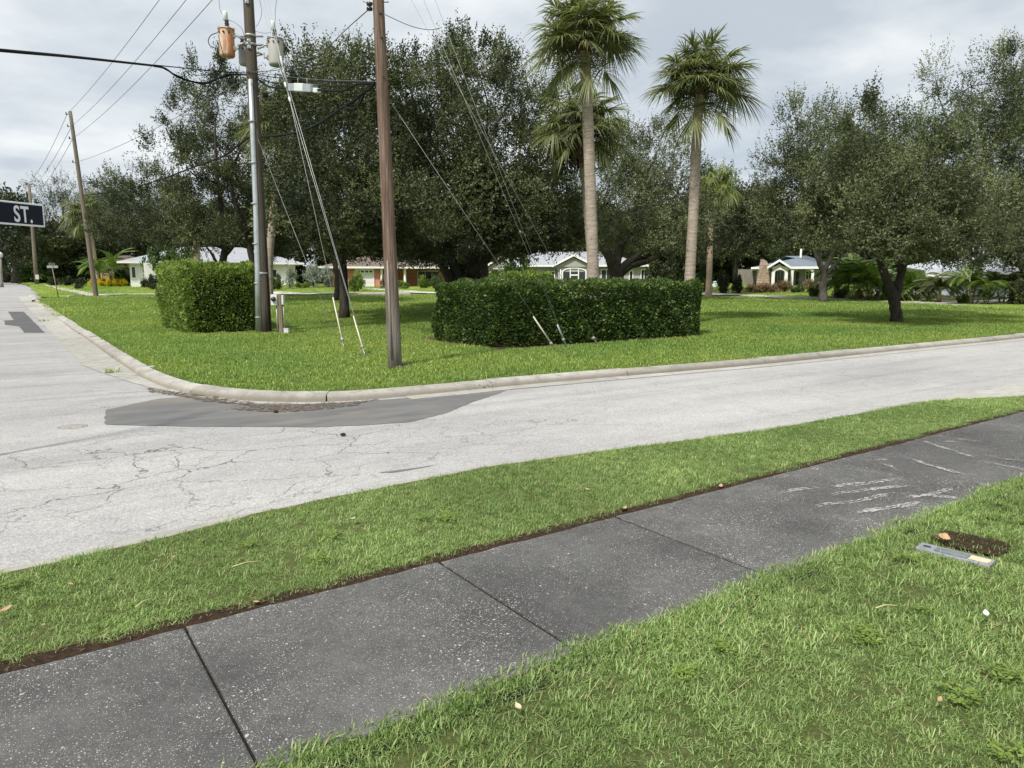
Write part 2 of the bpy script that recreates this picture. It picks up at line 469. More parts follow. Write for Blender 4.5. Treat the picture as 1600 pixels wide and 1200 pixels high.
def concrete(name, lo, hi, dirt=0.35, scale=2.0):
    n = NT(name, 0.9, 0.2)
    p = n.pos('pos')
    a = n.noise(p, scale, 6, 0.65); b = n.noise(p, 90, 3, 0.7); d_ = n.noise(p, 6, 5, 0.7)
    c = n.ramp(a.outputs[0], [(0.3, lo), (0.7, hi)])
    c = n.mix(1.0, c, n.ramp(b.outputs[0], [(0.3, (0.8, 0.8, 0.8)), (0.7, (1.15, 1.15, 1.15))]), 'MULTIPLY')
    c = n.mix(n.ramp(d_.outputs[0], [(0.46, 0.0), (0.70, dirt)]), c, (0.13, 0.11, 0.085))
    if dirt > .5:
        spz = n.n('SeparateXYZ'); n.put(spz.inputs[0], p)
        st = n.math('ADD', spz.outputs[2], n.math('MULTIPLY', d_.outputs[0], 0.09))
        c = n.mix(n.ramp(st, [(0.045, 0.75), (0.125, 0.0)]), c, (0.17, 0.15, 0.12))
    oi = n.n('ObjectInfo')
    c = n.mix(1.0, c, n.ramp(oi.outputs['Random'], [(0.0, (0.86, 0.86, 0.84)), (1.0, (1.08, 1.08, 1.08))]), 'MULTIPLY')
    n.color(c); n.bump(b.outputs[0], 0.35, 0.005)
    return n.m
M['kerb'] = concrete('kerb_concrete', (0.31, 0.297, 0.268), (0.51, 0.492, 0.448), 0.6)
M['gutter'] = concrete('gutter_concrete', (0.36, 0.345, 0.315), (0.47, 0.455, 0.42), 0.4)
M['pale_path'] = concrete('pale_concrete', (0.52, 0.49, 0.44), (0.66, 0.63, 0.58), 0.15)
def walk():
    n = NT('weathered_sidewalk', 0.9, 0.25)
    p = n.pos('pos')
    a = n.noise(p, 1.3, 6, 0.6); b = n.noise(p, 160, 3, 0.75); m_ = n.noise(p, 14, 5, 0.65)
    c = n.ramp(a.outputs[0], [(0.3, (0.057, 0.056, 0.055)), (0.7, (0.118, 0.116, 0.113))])
    c = n.mix(1.0, c, n.ramp(b.outputs[0], [(0.3, (0.62, 0.62, 0.62)), (0.7, (1.45, 1.45, 1.45))]), 'MULTIPLY')
    c = n.mix(1.0, c, n.ramp(m_.outputs[0], [(0.3, (0.82, 0.82, 0.82)), (0.7, (1.18, 1.18, 1.17))]), 'MULTIPLY')
    dn = n.noise(p, 60, 2, 0.5)
    wob = n.n('VectorMath', operation='SCALE'); n.put(wob.inputs[0], dn.outputs['Color']); wob.inputs['Scale'].default_value = 0.012
    pv = n.n('VectorMath', operation='ADD'); n.put(pv.inputs[0], p); n.put(pv.inputs[1], wob.outputs[0])
    dens = n.noise(n.pos('pos', loc=(3, 8, 0)), 1.6, 4, 0.6)
    for sc, r0, keep in ((34, 0.20, 0.68), (62, 0.25, 0.50), (110, 0.30, 0.36), (190, 0.34, 0.25)):
        v = n.n('TexVoronoi'); n.put(v.inputs['Vector'], pv.outputs[0]); v.inputs['Scale'].default_value = sc
        spc = n.n('SeparateColor'); n.put(spc.inputs[0], v.outputs['Color'])
        # spot radius differs per cell; sparse cells only
        rad = n.math('MULTIPLY', n.math('SUBTRACT', n.math('ADD', spc.outputs[0], n.math('MULTIPLY', n.math('SUBTRACT', dens.outputs[0], 0.5), 0.9)), keep), r0 / (1 - keep), True)
        k = n.math('GREATER_THAN', rad, v.outputs['Distance'])
        c = n.mix(n.math('MULTIPLY', k, 0.85), c, n.ramp(spc.outputs[1], [(0.0, (0.27, 0.265, 0.25)), (1.0, (0.56, 0.55, 0.52))]))
    oi = n.n('ObjectInfo')
    c = n.mix(1.0, c, n.ramp(oi.outputs['Random'], [(0.0, (0.88, 0.88, 0.88)), (1.0, (1.10, 1.10, 1.10))]), 'MULTIPLY')
    # paler worn margin on the lawn side
    sp = n.n('SeparateXYZ'); n.put(sp.inputs[0], p)
    mg = n.math('ADD', sp.outputs[1], n.math('MULTIPLY', m_.outputs[0], 0.25))
    c = n.mix(n.ramp(n.math('SUBTRACT', mg, 2.0), [(0.30, 0.35), (0.46, 0.0)]), c, (0.27, 0.26, 0.235))
    c = n.mix(n.ramp(n.math('SUBTRACT', mg, 3.0), [(0.545, 0.0), (0.60, 0.4)]), c, (0.30, 0.28, 0.24))
    n.color(c); n.bump(b.outputs[0], 0.5, 0.006)
    return n.m
M['walk'] = walk()
M['scrape'] = concrete('scraped_concrete', (0.34, 0.33, 0.31), (0.46, 0.45, 0.42), 0.1, 8)
def soil(name, lo, hi, scale=18):
    n = NT(name, 1.0, 0.1)
    f = n.noise(n.pos('pos'), scale, 7, 0.7)
    n.color(n.ramp(f.outputs[0], [(0.3, lo), (0.7, hi)])); n.bump(f.outputs[0], 1.0, 0.03)
    return n.m
M['soil'] = soil('dark_soil', (0.022, 0.014, 0.009), (0.085, 0.055, 0.036), 30)
M['mulch'] = soil('brown_mulch', (0.05, 0.03, 0.02), (0.16, 0.10, 0.07), 22)
M['debris'] = soil('leaf_debris', (0.085, 0.074, 0.062), (0.23, 0.20, 0.165), 26)
M['thatch'] = soil('lawn_thatch', (0.07, 0.092, 0.028), (0.17, 0.195, 0.07), 40)
def turf():
    n = NT('distant_turf', 0.95, 0.1)
    p = n.pos('pos')
    a = n.noise(p, 0.22, 5, 0.6); b = n.noise(p, 9, 5, 0.7); f = n.noise(p, 60, 3, 0.7)
    c = n.ramp(b.outputs[0], [(0.3, (0.14, 0.215, 0.040)), (0.7, (0.25, 0.33, 0.07))])
    c = n.mix(1.0, c, n.ramp(a.outputs[0], [(0.35, (0.82, 0.86, 0.85)), (0.65, (1.3, 1.18, 1.1))]), 'MULTIPLY')
    c = n.mix(1.0, c, n.ramp(f.outputs[0], [(0.3, (0.7, 0.7, 0.7)), (0.7, (1.3, 1.3, 1.3))]), 'MULTIPLY')
    n.color(c); n.bump(f.outputs[0], 0.8, 0.04)
    return n.m
M['turf'] = turf()
M['core'] = soil('hedge_dark_core', (0.012, 0.014, 0.007), (0.035, 0.035, 0.018), 14)  # near-black colour of the added light-blocking core

# building materials
M['wall_white'] = simple('white_stucco', (0.76, 0.76, 0.73), 0.85, 0.06, 3)
M['wall_blue'] = simple('pale_blue_stucco', (0.62, 0.72, 0.76), 0.85, 0.06, 3)
M['wall_coral'] = simple('coral_stucco', (0.56, 0.235, 0.16), 0.85, 0.08, 3)
M['wall_orange'] = simple('orange_stucco', (0.58, 0.34, 0.17), 0.85, 0.08, 3)
M['wall_grey'] = simple('grey_stucco', (0.36, 0.345, 0.36), 0.85, 0.06, 3)
M['trim'] = simple('white_trim', (0.80, 0.80, 0.78), 0.6, 0.04, 3)
M['door'] = simple('white_door_paint', (0.78, 0.78, 0.76), 0.5, 0.03, 3)
M['dark_door'] = simple('dark_door_paint', (0.05, 0.04, 0.035), 0.5, 0.1, 3)
def roof(name, col, sx_=3.0, bumpy=0.6):
    n = NT(name, 0.85, 0.2)
    w = n.n('TexBrick'); n.put(w.inputs['Vector'], n.pos('obj', (1, 1, 1)))
    w.inputs['Scale'].default_value = sx_
    w.inputs['Color1'].default_value = (*col, 1); w.inputs['Color2'].default_value = (*[c * 0.8 for c in col], 1)
    w.inputs['Mortar'].default_value = (*[c * 0.55 for c in col], 1); w.inputs['Mortar Size'].default_value = 0.012
    f = n.noise(n.pos('obj'), 2.0, 5)
    n.color(n.mix(1.0, w.outputs[0], n.ramp(f.outputs[0], [(0.3, (0.85, 0.85, 0.85)), (0.7, (1.1, 1.1, 1.1))]), 'MULTIPLY'))
    return n.m
M['roof_pale'] = roof('pale_grey_shingles', (0.40, 0.42, 0.45))
M['roof_white'] = roof('white_tile_roof', (0.46, 0.48, 0.51))
M['roof_blue'] = roof('blue_grey_shingles', (0.20, 0.24, 0.28))
M['roof_brown'] = roof('brown_shingles', (0.20, 0.155, 0.13))
n = NT('window_glass', 0.08, 0.5); n.color((0.03, 0.035, 0.04)); M['glass'] = n.m
M['stone'] = simple('tan_stone', (0.36, 0.27, 0.21), 0.9, 0.3, 3.5, bump=0.5)
M['fence'] = pole_wood('weathered_fence_wood', (0.14, 0.13, 0.115), (0.27, 0.25, 0.22), (0.40, 0.37, 0.33))
M['sign_navy'] = simple('navy_sign_face', (0.006, 0.006, 0.018), 0.45, 0.2, 3, 0, 0.2)
M['sign_white'] = simple('white_sign_paint', (0.72, 0.74, 0.76), 0.45, 0.06, 6)
M['meter'] = simple('white_meter_box', (0.66, 0.67, 0.67), 0.45, 0.06, 6)
M['post'] = pole_wood('treated_post_wood', (0.12, 0.10, 0.055), (0.24, 0.205, 0.125), (0.34, 0.30, 0.19))
M['valve'] = simple('grey_blue_plastic', (0.25, 0.26, 0.28), 0.5, 0.15, 9)
M['lid'] = simple('blue_steel_lid', (0.17, 0.18, 0.205), 0.5, 0.2, 9)
M['iron'] = simple('rusty_iron', (0.30, 0.28, 0.26), 0.7, 0.3, 20)
M['dry'] = simple('dry_leaf', (0.46, 0.30, 0.17), 0.7, 0.3, 20)
M['dry_pale'] = simple('pale_dry_leaf', (0.58, 0.50, 0.34), 0.7, 0.2, 20)
M['straw'] = simple('straw', (0.50, 0.44, 0.22), 0.7, 0.2, 20)
M['fleck'] = simple('brown_leaf_flecks', (0.17, 0.115, 0.075), 0.8, 0.5, 30)

def scrape_alpha(key, lo_, hi_, sc_):
    m_ = M[key]; t = m_.node_tree
    out = t.nodes['Material Output']; src = t.nodes['Principled BSDF']
    g = t.nodes.new('ShaderNodeNewGeometry'); nz = t.nodes.new('ShaderNodeTexNoise'); nz.inputs['Scale'].default_value = sc_; nz.inputs['Detail'].default_value = 5
    t.links.new(g.outputs['Position'], nz.inputs['Vector'])
    rp = t.nodes.new('ShaderNodeValToRGB'); rp.color_ramp.elements[0].position = lo_; rp.color_ramp.elements[1].position = hi_
    t.links.new(nz.outputs[0], rp.inputs[0])
    tr = t.nodes.new('ShaderNodeBsdfTransparent'); mx = t.nodes.new('ShaderNodeMixShader')
    t.links.new(rp.outputs[0], mx.inputs[0]); t.links.new(tr.outputs[0], mx.inputs[1]); t.links.new(src.outputs[0], mx.inputs[2]); t.links.new(mx.outputs[0], out.inputs[0])
M['joint'] = soil('joint_dirt', (0.018, 0.016, 0.014), (0.05, 0.045, 0.04), 40)
scrape_alpha('scrape', .34, .56, 60)
scrape_alpha('debris', .42, .60, 16)
# ------------------------------------------------------------------ ground sheets
LAWN = 0.072
def wavy(poly, amp, step, seed=0, closed=True):
    """resample an outline and make it slightly uneven"""
    r = random.Random(seed)
    out = []
    n = len(poly)
    for i in range(n if closed else n - 1):
        a = Vector(poly[i]); b = Vector(poly[(i + 1) % n])
        L = (b - a).length
        k = max(1, int(L / step))
        nrm = Vector((-(b - a).y, (b - a).x)).normalized() if L > 0 else Vector((0, 0))
        for j in range(k):
            q = a.lerp(b, j / k)
            out.append(q + nrm * r.uniform(-amp, amp))
    if not closed: out.append(Vector(poly[-1]))
    return [(q[0], q[1]) for q in out]
def sheet_mesh(name, poly, off, m):
    bm = bmesh.new()
    vs_ = [bm.verts.new((p[0], p[1], 0)) for p in poly]
    bm.faces.new(vs_)
    bmesh.ops.triangulate(bm, faces=bm.faces[:])
    for d in (24, 45, 70):
        bmesh.ops.bisect_plane(bm, geom=bm.verts[:] + bm.edges[:] + bm.faces[:], plane_co=tuple(fw * d), plane_no=tuple(fw))
    for q in bm.verts: q.co.z = Zg(q.co.x, q.co.y) + off
    bmesh.ops.recalc_face_normals(bm, faces=bm.faces)
    if sum(f_.normal.z for f_ in bm.faces) < 0:
        bmesh.ops.reverse_faces(bm, faces=bm.faces)
    me = bpy.data.meshes.new(name)
    bm.to_mesh(me); bm.free()
    me.materials.append(m)
    return me
def sheet(name, poly, off, m, parent=None, kind='structure'):
    o = link(name, sheet_mesh(name, poly, off, m), parent)
    if parent is None and kind: o['kind'] = kind
    return o
def XY(p): return (p[0], p[1])
def GX(u, v, off=0.0): return XY(G(u, v, off))

sheet('ground', [(-700, -500), (900, -500), (900, 1100), (-700, 1100)], -0.09, M['turf'])

# kerb base line: down the side street, round the corner, along the main street
kerb_line = [(1.60, 62), (1.74, 40), (1.80, 28), (1.80, 20), (1.78, 14.8), (1.86, 12.5), (2.1, 11.0), (2.65, 9.88), (3.45, 9.22), (4.5, 9.0), (6.35, 8.93), (9, 8.72), (12, 8.46), (17, 8.3), (23.3, 8.12), (40, 7.9), (75, 7.4)]
def smooth_line(pts, step):
    """Catmull-Rom resampling"""
    P_ = [Vector(p) for p in pts]
    out = []
    for i in range(len(P_) - 1):
        p0 = P_[max(i - 1, 0)]; p1 = P_[i]; p2 = P_[i + 1]; p3 = P_[min(i + 2, len(P_) - 1)]
        k = max(2, int((p2 - p1).length / step))
        # centripetal-like: scale tangents to the chord
        c = (p2 - p1).length
        t1 = (p2 - p0); t1 = t1 / max(t1.length, 1e-6) * c
        t2 = (p3 - p1); t2 = t2 / max(t2.length, 1e-6) * c
        for j in range(k):
            t = j / k; t_2 = t * t; t_3 = t_2 * t
            out.append(p1 * (2 * t_3 - 3 * t_2 + 1) + t1 * (t_3 - 2 * t_2 + t) + p2 * (-2 * t_3 + 3 * t_2) + t2 * (t_3 - t_2))
    out.append(P_[-1])
    return out
KL = smooth_line(kerb_line, 0.35)
def offset_line(L, d):
    out = []
    for i, p in enumerate(L):
        t = (L[min(i + 1, len(L) - 1)] - L[max(i - 1, 0)]).normalized()
        out.append(p + Vector((-t.y, t.x)) * d)      # left of travel = lawn side
    return out
# road: one sheet under everything, main street and side street
sheet('road', [(-45, 4.2), (95, 3.0), (95, 9.6), (2.3, 10.2), (2.3, 66), (60, 66), (60, 73), (2.3, 74), (2.3, 320), (-5.6, 320), (-5.6, 10.5), (-45, 10.5)], -0.03, M['asphalt'])

# kerb segments
kerb = thing('kerb', None, None); kerb['kind'] = 'structure'
prof = [(0.0, -0.06), (0.022, 0.028), (0.055, 0.058), (0.095, 0.075), (0.24, 0.081), (0.26, -0.06)]
def kerb_run(L, seglen, r_):
    acc = 0.0; cur = [L[0]]; runs = []; target = seglen
    for a, b in zip(L[:-1], L[1:]):
        cur.append(b); acc += (b - a).length
        if acc >= target:
            runs.append(cur); cur = [b]; acc = 0.0
            target = seglen * r_.uniform(0.8, 1.2)
    if len(cur) > 1: runs.append(cur)
    return runs
rk = random.Random(5)
for run in kerb_run(KL, 2.7, rk):
    mb = MB(); vs_ = []
    dz = rk.uniform(-0.008, 0.008); dx = rk.uniform(-0.012, 0.012)
    run = [q.copy() for q in run]
    t0 = (run[1] - run[0]).normalized(); t1 = (run[-1] - run[-2]).normalized()
    g0 = rk.choice((0.006, 0.01, 0.02)); run[0] += t0 * g0; run[-1] -= t1 * 0.006
    n_ = len(prof)
    for i, q in enumerate(run):
        t = (run[min(i + 1, len(run) - 1)] - run[max(i - 1, 0)]).normalized()
        nn = Vector((-t.y, t.x))
        chip = -rk.uniform(0, 0.012)
        for k, (a, z) in enumerate(prof):
            pp = q + nn * (a + dx + (rk.uniform(-0.006, 0.006) if k in (1, 2, 3) else 0))
            vs_.append((pp.x, pp.y, Zg(pp.x, pp.y) + z + (dz + (chip if k in (2, 3) else 0) if k not in (0, 5) else 0)))
    fs_ = []
    for i in range(len(run) - 1):
        for k in range(n_ - 1):
            fs_.append((i * n_ + k, i * n_ + k + 1, (i + 1) * n_ + k + 1, (i + 1) * n_ + k))
    fs_.append(tuple(range(n_))); fs_.append(tuple(len(vs_) - 1 - k for k in range(n_)))
    mb.add(vs_, fs_, True)
    o = mb.build('kerb_stone', M['kerb'], kerb)
    md = o.modifiers.new('e', 'EDGE_SPLIT'); md.split_angle = math.radians(48)

# gutter panels beside the side-street kerb, and a narrow gutter along the main street
gut = thing('gutter', None, None); gut['kind'] = 'structure'
gl = [q for q in KL if q.y > 10.2 and q.x < 2.7]
gl_out = offset_line(gl, -0.62)
acc = 0; i0 = 0
for i in range(1, len(gl)):
    acc += (gl[i] - gl[i - 1]).length
    if acc > 3.1 or i == len(gl) - 1:
        a = gl[i0:i + 1]; b = gl_out[i0:i + 1]
        w = [1.0 if q.y > 16 else max(0.16, (q.y - 10.6) / 5.4) for q in a]
        b2 = [x.lerp(y, 1.0) if k >= 1 else x.lerp(y, max(k, .15)) for x, y, k in zip(a, b, w)]
        b2 = [x.lerp(y, k) for x, y, k in zip(a, b, w)]
        aa = [q + (q2 - q).normalized() * -0.03 for q, q2 in zip(a, b)]
        t_ = (a[-1] - a[0]).normalized() * 0.007
        poly = [XY(aa[0] + t_)] + [XY(q) for q in aa[1:-1]] + [XY(aa[-1] - t_), XY(b2[-1] - t_)] + [XY(q) for q in reversed(b2[1:-1])] + [XY(b2[0] + t_)]
        sheet('gutter_panel', poly, -0.022 + random.uniform(-.001, .001), M['gutter'], gut)
        acc = 0; i0 = i
gm = [q for q in KL if q.y < 9.02 and q.x < 50]
gmo = offset_line(gm, -0.28)
i0 = 0
for i in range(1, len(gm)):
    if (gm[i] - gm[i0]).length > 3.4 or i == len(gm) - 1:
        a = gm[i0:i + 1]; b = gmo[i0:i + 1]
        t_ = (a[-1] - a[0]).normalized() * 0.006
        aa = [q + (q - q2) * 0.1 for q, q2 in zip(a, b)]
        poly = [XY(aa[0] + t_)] + [XY(q) for q in aa[1:-1]] + [XY(aa[-1] - t_), XY(b[-1] - t_)] + [XY(q) for q in reversed(b[1:-1])] + [XY(b[0] + t_)]
        sheet('gutter_panel', poly, -0.024 + random.uniform(-.001, .001), M['gutter'], gut)
        i0 = i
# patches in the road
pp = [(165, 641), (164, 664), (300, 667), (400, 667), (490, 668), (560, 665), (640, 660), (700, 645), (735, 630), (790, 611), (750, 612), (680, 618), (600, 625), (520, 630), (440, 633), (370, 630), (300, 620), (250, 623), (205, 632)]
ppw = [GX(u, v, -0.03) for u, v in pp]
sheet('asphalt_patch', wavy(ppw, 0.012, 0.1, 3), -0.026, M['patch'])
sheet('asphalt_patch', wavy([GX(u, v, -0.03) for u, v in [(12, 487), (37, 487), (71, 520), (38, 520), (30, 510), (8, 508), (6, 501), (22, 500)]], 0.02, 0.3, 4), -0.026, M['patch_new'])
dw = [GX(u, v, -0.03) for u, v in [(225, 607), (270, 612), (330, 620), (400, 630), (480, 632), (545, 629), (590, 624), (560, 634), (500, 641), (440, 645), (350, 641), (400, 636), (330, 629), (280, 621), (240, 614)]]
sheet('leaf_debris', wavy(dw, 0.05, 0.12, 8), -0.0185, M['debris'])
0 and sheet('soil_crack', wavy([GX(u, v, -0.03) for u, v in [(270, 673), (300, 669), (340, 667), (372, 668), (350, 673), (300, 675)]], 0.03, 0.1, 9), -0.026, M['debris'])
0 and sheet('asphalt_tear', wavy([GX(u, v, -0.03) for u, v in [(108, 711), (140, 707), (165, 708), (150, 713), (118, 714)]], 0.015, 0.06, 19), -0.0265, M['patch'])
sheet('asphalt_tear', wavy([GX(u, v, -0.03) for u, v in [(592, 738.6), (650, 731.3), (690, 725), (655, 732.4), (612, 739)]], 0.008, 0.08, 29), -0.0265, M['patch'])
# valve cover in the road
vc = G(113, 667, -0.03)
t = thing('valve_cover', 'small round iron valve cover set in the cracked pale road', 'valve cover', (vc.x, vc.y, -0.03))
mb = MB(); mb.lathe([(0.150, -0.05), (0.150, 0.004), (0.125, 0.006), (0.123, -0.01), (0.03, -0.01)], 24); mb.build('ring', M['iron'], t)
mb = MB(); mb.lathe([(0.117, -0.03), (0.117, 0.003), (0.11, 0.006), (0.02, 0.007)], 24); mb.build('lid', M['iron'], t)

# near side: concrete edge strip, verge, soil strip, sidewalk slabs, lawn
edge_line = [(-8, 4.5), (-3, 4.58), (-0.13, 4.72), (0.96, 4.86), (1.31, 4.95), (3.29, 5.07), (5.0, 4.86), (6.67, 4.64), (8.4, 4.56), (10, 4.50), (10.7, 4.28), (11.5, 3.95), (12.4, 3.55)]
EL = smooth_line([(x, y) for x, y in edge_line], 0.25)
edge_out = [(q.x, q.y + (0.11 if q.x < 1.2 else 0.07) + 0.03 * math.sin(q.x * 2.1)) for q in EL]
edge_in = [(q.x, q.y - 0.25) for q in EL]
sheet('concrete_edge', wavy(edge_out, 0.012, 0.15, 12, False) + list(reversed(edge_in)), -0.022, M['gutter'])
sheet('driveway_apron', [(9.7, 4.62), (20, 4.45), (20, 3.47), (11.9, 3.47), (11.2, 3.9)], -0.018, M['gutter'])
verge_poly = [(-8, 3.50)] + [(x, 3.50) for x in np.arange(-7, 12.6, 1.0)] + [(12.5, 3.5)] + [(q.x, q.y) for q in reversed(EL)]
sheet('verge', wavy(verge_poly, 0.02, 0.15, 21), -0.012, M['thatch'])
sheet('soil_strip', wavy([(-8, 3.40), (30, 3.40), (30, 3.56), (-8, 3.56)], 0.025, 0.12, 22), -0.006, M['soil'])
walk = thing('sidewalk', None, None); walk['kind'] = 'structure'
joints = [-7.55, -6.2, -4.85, -3.5, -2.15, -0.8, 0.57, 1.92, 3.30, 5.95, 7.4, 8.9, 10.4, 11.9, 13.4, 15, 16.5, 18, 19.5, 21, 22.5, 24]
SWJ = joints
def slab(x0, x1, y0, y1, r_):
    bm = bmesh.new()
    g = 0.0045 if x0 < 2.5 and x1 < 3 else 0.009
    # outer edges slightly ragged
    pts = []
    n1 = 14
    for i in range(n1 + 1): pts.append((x0 + g + (x1 - x0 - 2 * g) * i / n1, y0 + r_.uniform(-0.012, 0.012)))
    for i in range(n1 + 1): pts.append((x1 - g - (x1 - x0 - 2 * g) * i / n1, y1 + r_.uniform(-0.008, 0.008)))
    v = [bm.verts.new((p[0], p[1], 0)) for p in pts]
    f_ = bm.faces.new(v)
    r2 = bmesh.ops.extrude_face_region(bm, geom=[f_])
    for q in r2['geom']:
        if isinstance(q, bmesh.types.BMVert): q.co.z -= 0.1
    bmesh.ops.recalc_face_normals(bm, faces=bm.faces)
    top = [e for e in bm.edges if all(q.co.z > -0.01 for q in e.verts)]
    bmesh.ops.bevel(bm, geom=top, offset=0.012, segments=2, affect='EDGES', profile=0.5)
    me = bpy.data.meshes.new('slab'); bm.to_mesh(me); bm.free()
    me.materials.append(M['walk'])
    return me
rs = random.Random(3)
for a, b in zip(SWJ[:-1], SWJ[1:]):
    o = link('slab', slab(a, b, 2.22, 3.445, rs), walk)
    o.location.z = rs.uniform(-0.003, 0.003)
    o.rotation_euler = (rs.uniform(-.001, .001), 0, 0)
sheet('sidewalk_bed', [(-8, 2.1), (30, 2.1), (30, 3.43), (-8, 3.43)], -0.010, M['joint'])
# pale scrape marks on the slabs towards the right
mb = MB()
scr = [((1225, 771), (1280, 762), 3), ((1300, 762), (1370, 755), 4), ((1330, 760), (1410, 750), 3), ((1332, 771), (1420, 759), 4), ((1275, 793), (1330, 786), 3), ((1330, 786), (1400, 773), 4), ((1428, 779), (1490, 765), 5),
       ((1458, 777), (1496, 779), 6), ((1340, 803), (1440, 786), 5), ((1415, 716), (1460, 730), 4), ((1460, 730), (1505, 742), 5), ((1440, 690), (1490, 705), 3), ((1485, 704), (1520, 715), 3), ((1530, 720), (1600, 735), 3),
       ((1355, 720), (1390, 720), 2), ((1375, 724), (1405, 736), 2), ((1535, 712), (1598, 722), 2), ((1272, 735), (1280, 733), 3), ((1465, 683), (1530, 690), 2), ((1300, 775), (1345, 768), 2), ((1390, 798), (1440, 786), 2), ((1520, 755), (1550, 762), 3), ((1475, 690), (1500, 692), 3)]
for (a, b, w), off_ in [(q_, o_) for q_ in scr for o_ in (0, .03)]:
    if off_: w = w * .55
    A_ = G(a[0], a[1]); B_ = G(b[0], b[1])
    A_ = Vector((A_.x, A_.y)); B_ = Vector((B_.x, B_.y))
    t = (B_ - A_)
    sh_ = Vector((-t.y, t.x)).normalized() * off_; A_ += sh_; B_ += sh_
    L = t.length; t.normalize(); nn = Vector((-t.y, t.x))
    k = max(4, int(L / 0.03))
    up_, lo_ = [], []
    for i in range(k + 1):
        f_ = i / k
        env = math.sin(math.pi * min(max(f_, 0.04), 0.96)) ** 0.5
        c = A_ + t * L * f_ + nn * 0.012 * math.sin(f_ * 5 + a[0])
        h = w * 0.0075 * env * random.uniform(0.15, 1.2)
        if random.random() < 0.14: h *= 0.05
        up_.append(c + nn * h); lo_.append(c - nn * h * random.uniform(.5, 1))
    vs_ = [(q.x, q.y, 0.0062) for q in up_ + lo_]
    mb.add(vs_, [(i, i + 1, k + 2 + i, k + 1 + i) for i in range(k)])
tag(mb.build('scrape_marks', M['scrape']), kind='stuff', label='pale scrape marks across the dark sidewalk slabs at right', cat='scrape marks')

lawn_near = [(-6, 2.235)] + [(x, 2.235) for x in np.arange(-5, 21, 1.0)] + [(21, 2.235), (21, -12), (-6, -12)]
sheet('near_lawn', wavy(lawn_near, 0.012, 0.15, 31), -0.012, M['thatch'])

# far side: the corner lawn, the back lane, the house lawns, paths
lawn_edge = [XY(q) for q in offset_line(KL, 0.255)]
lane_px = [(52, 469), (70, 466), (120, 464), (240, 463), (340, 462.5), (440, 462), (560, 461), (700, 460), (860, 460), (1000, 461), (1090, 462), (1200, 465), (1300, 469), (1420, 474), (1540, 480), (1640, 487), (1850, 505)]
lane_near = [G(u, v, LAWN) for u, v in lane_px]
lane_near = smooth_line([XY(q) for q in lane_near], 1.0)
corner = [q for q in lawn_edge if q[1] < lane_near[0].y - 0.5]
corner = [q for q in corner if q[0] < lane_near[-1].x - 1]
lawn_poly = [XY(q) for q in lane_near] + list(reversed(corner))
corner_in = [XY(q) for q in offset_line(KL, 0.36)]
corner_in = [q for q in corner_in if q[1] < lane_near[0].y - 0.5 and q[0] < lane_near[-1].x - 1]
grass_poly = [XY(q) for q in lane_near] + list(reversed(corner_in))
sheet('corner_lawn', lawn_poly, LAWN - 0.012, M['thatch'])
lane_far = [q + Vector((fw[0], fw[1])) * 3.2 for q in lane_near]
sheet('back_lane', [XY(q) for q in lane_near] + [XY(q) for q in reversed(lane_far)], -0.02, M['patch'])
mb = MB()
def strip(mb, L, w, off, h):
    L2 = [q + Vector((fw[0], fw[1])) * w for q in L]
    vs_ = []
    for a, b in zip(L, L2):
        vs_ += [(a.x, a.y, Zg(*a) + off - h), (a.x, a.y, Zg(*a) + off), (b.x, b.y, Zg(*b) + off), (b.x, b.y, Zg(*b) + off - h)]
    fs_ = []
    for i in range(len(L) - 1):
        for k in range(3): fs_.append((i * 4 + k, i * 4 + k + 1, i * 4 + 5 + k, i * 4 + 4 + k))
    mb.add(vs_, fs_)
strip(mb, lane_far, 0.3, LAWN + 0.03, 0.3)
strip(mb, [q - Vector((fw[0], fw[1])) * 0.16 for q in lane_near], 0.16, LAWN + 0.012, 0.3)
tag(mb.build('lane_kerb', M['pale_path']), kind='structure')
lf = [q + Vector((fw[0], fw[1])) * 0.25 for q in lane_far]
far_poly = [XY(q) for q in lf] + [(160, 10), (260, 60), (260, 420), (3.2, 420)] + [(2.2, lf[0].y + 2)]
sheet('house_lawn', far_poly, LAWN - 0.01, M['turf'])
def path_px(name, px, off=LAWN + 0.006, m='pale_path'):
    return sheet(name, [GX(u, v, off) for u, v in px], off, M[m])
path_px('side_path', [(62, 443.5), (70, 443.5), (98, 449), (130, 455), (150, 458.2), (172, 461.6), (134, 461.6), (118, 457.5), (95, 452.5), (70, 446.3)])
path_px('driveway', [(424, 455.5), (445, 455.5), (470, 457.2), (500, 459), (480, 459.6), (424, 459.4)])
path_px('driveway', [(566, 450.5), (584, 450.5), (620, 452.5), (660, 455), (700, 457), (690, 458.4), (640, 457), (600, 453.6)])
path_px('driveway', [(1070, 455.5), (1135, 455.5), (1160, 460.5), (1060, 460.5)])
path_px('gravel_bed', [(1290, 463.5), (1360, 465), (1430, 466), (1500, 470.2), (1600, 466), (1600, 469), (1530, 474.5), (1440, 473), (1340, 467)], LAWN + 0.006)
mul = [(1300, 455), (1600, 460), (1640, 466), (1500, 470), (1400, 466.5), (1300, 463)]
path_px('planting_bed', mul, LAWN + 0.004, 'mulch')
def bed(name, pts, seed):
    return sheet(name, wavy(pts, 0.06, 0.25, seed), LAWN - 0.004, M['mulch'])
bed('mulch_bed', [(4.15, 21.75), (6.5, 21.75), (6.6, 26.7), (4.1, 26.7)], 41)
bed('mulch_bed', [(8.75, 13.05), (15.7, 12.95), (15.9, 17), (8.75, 17)], 42)

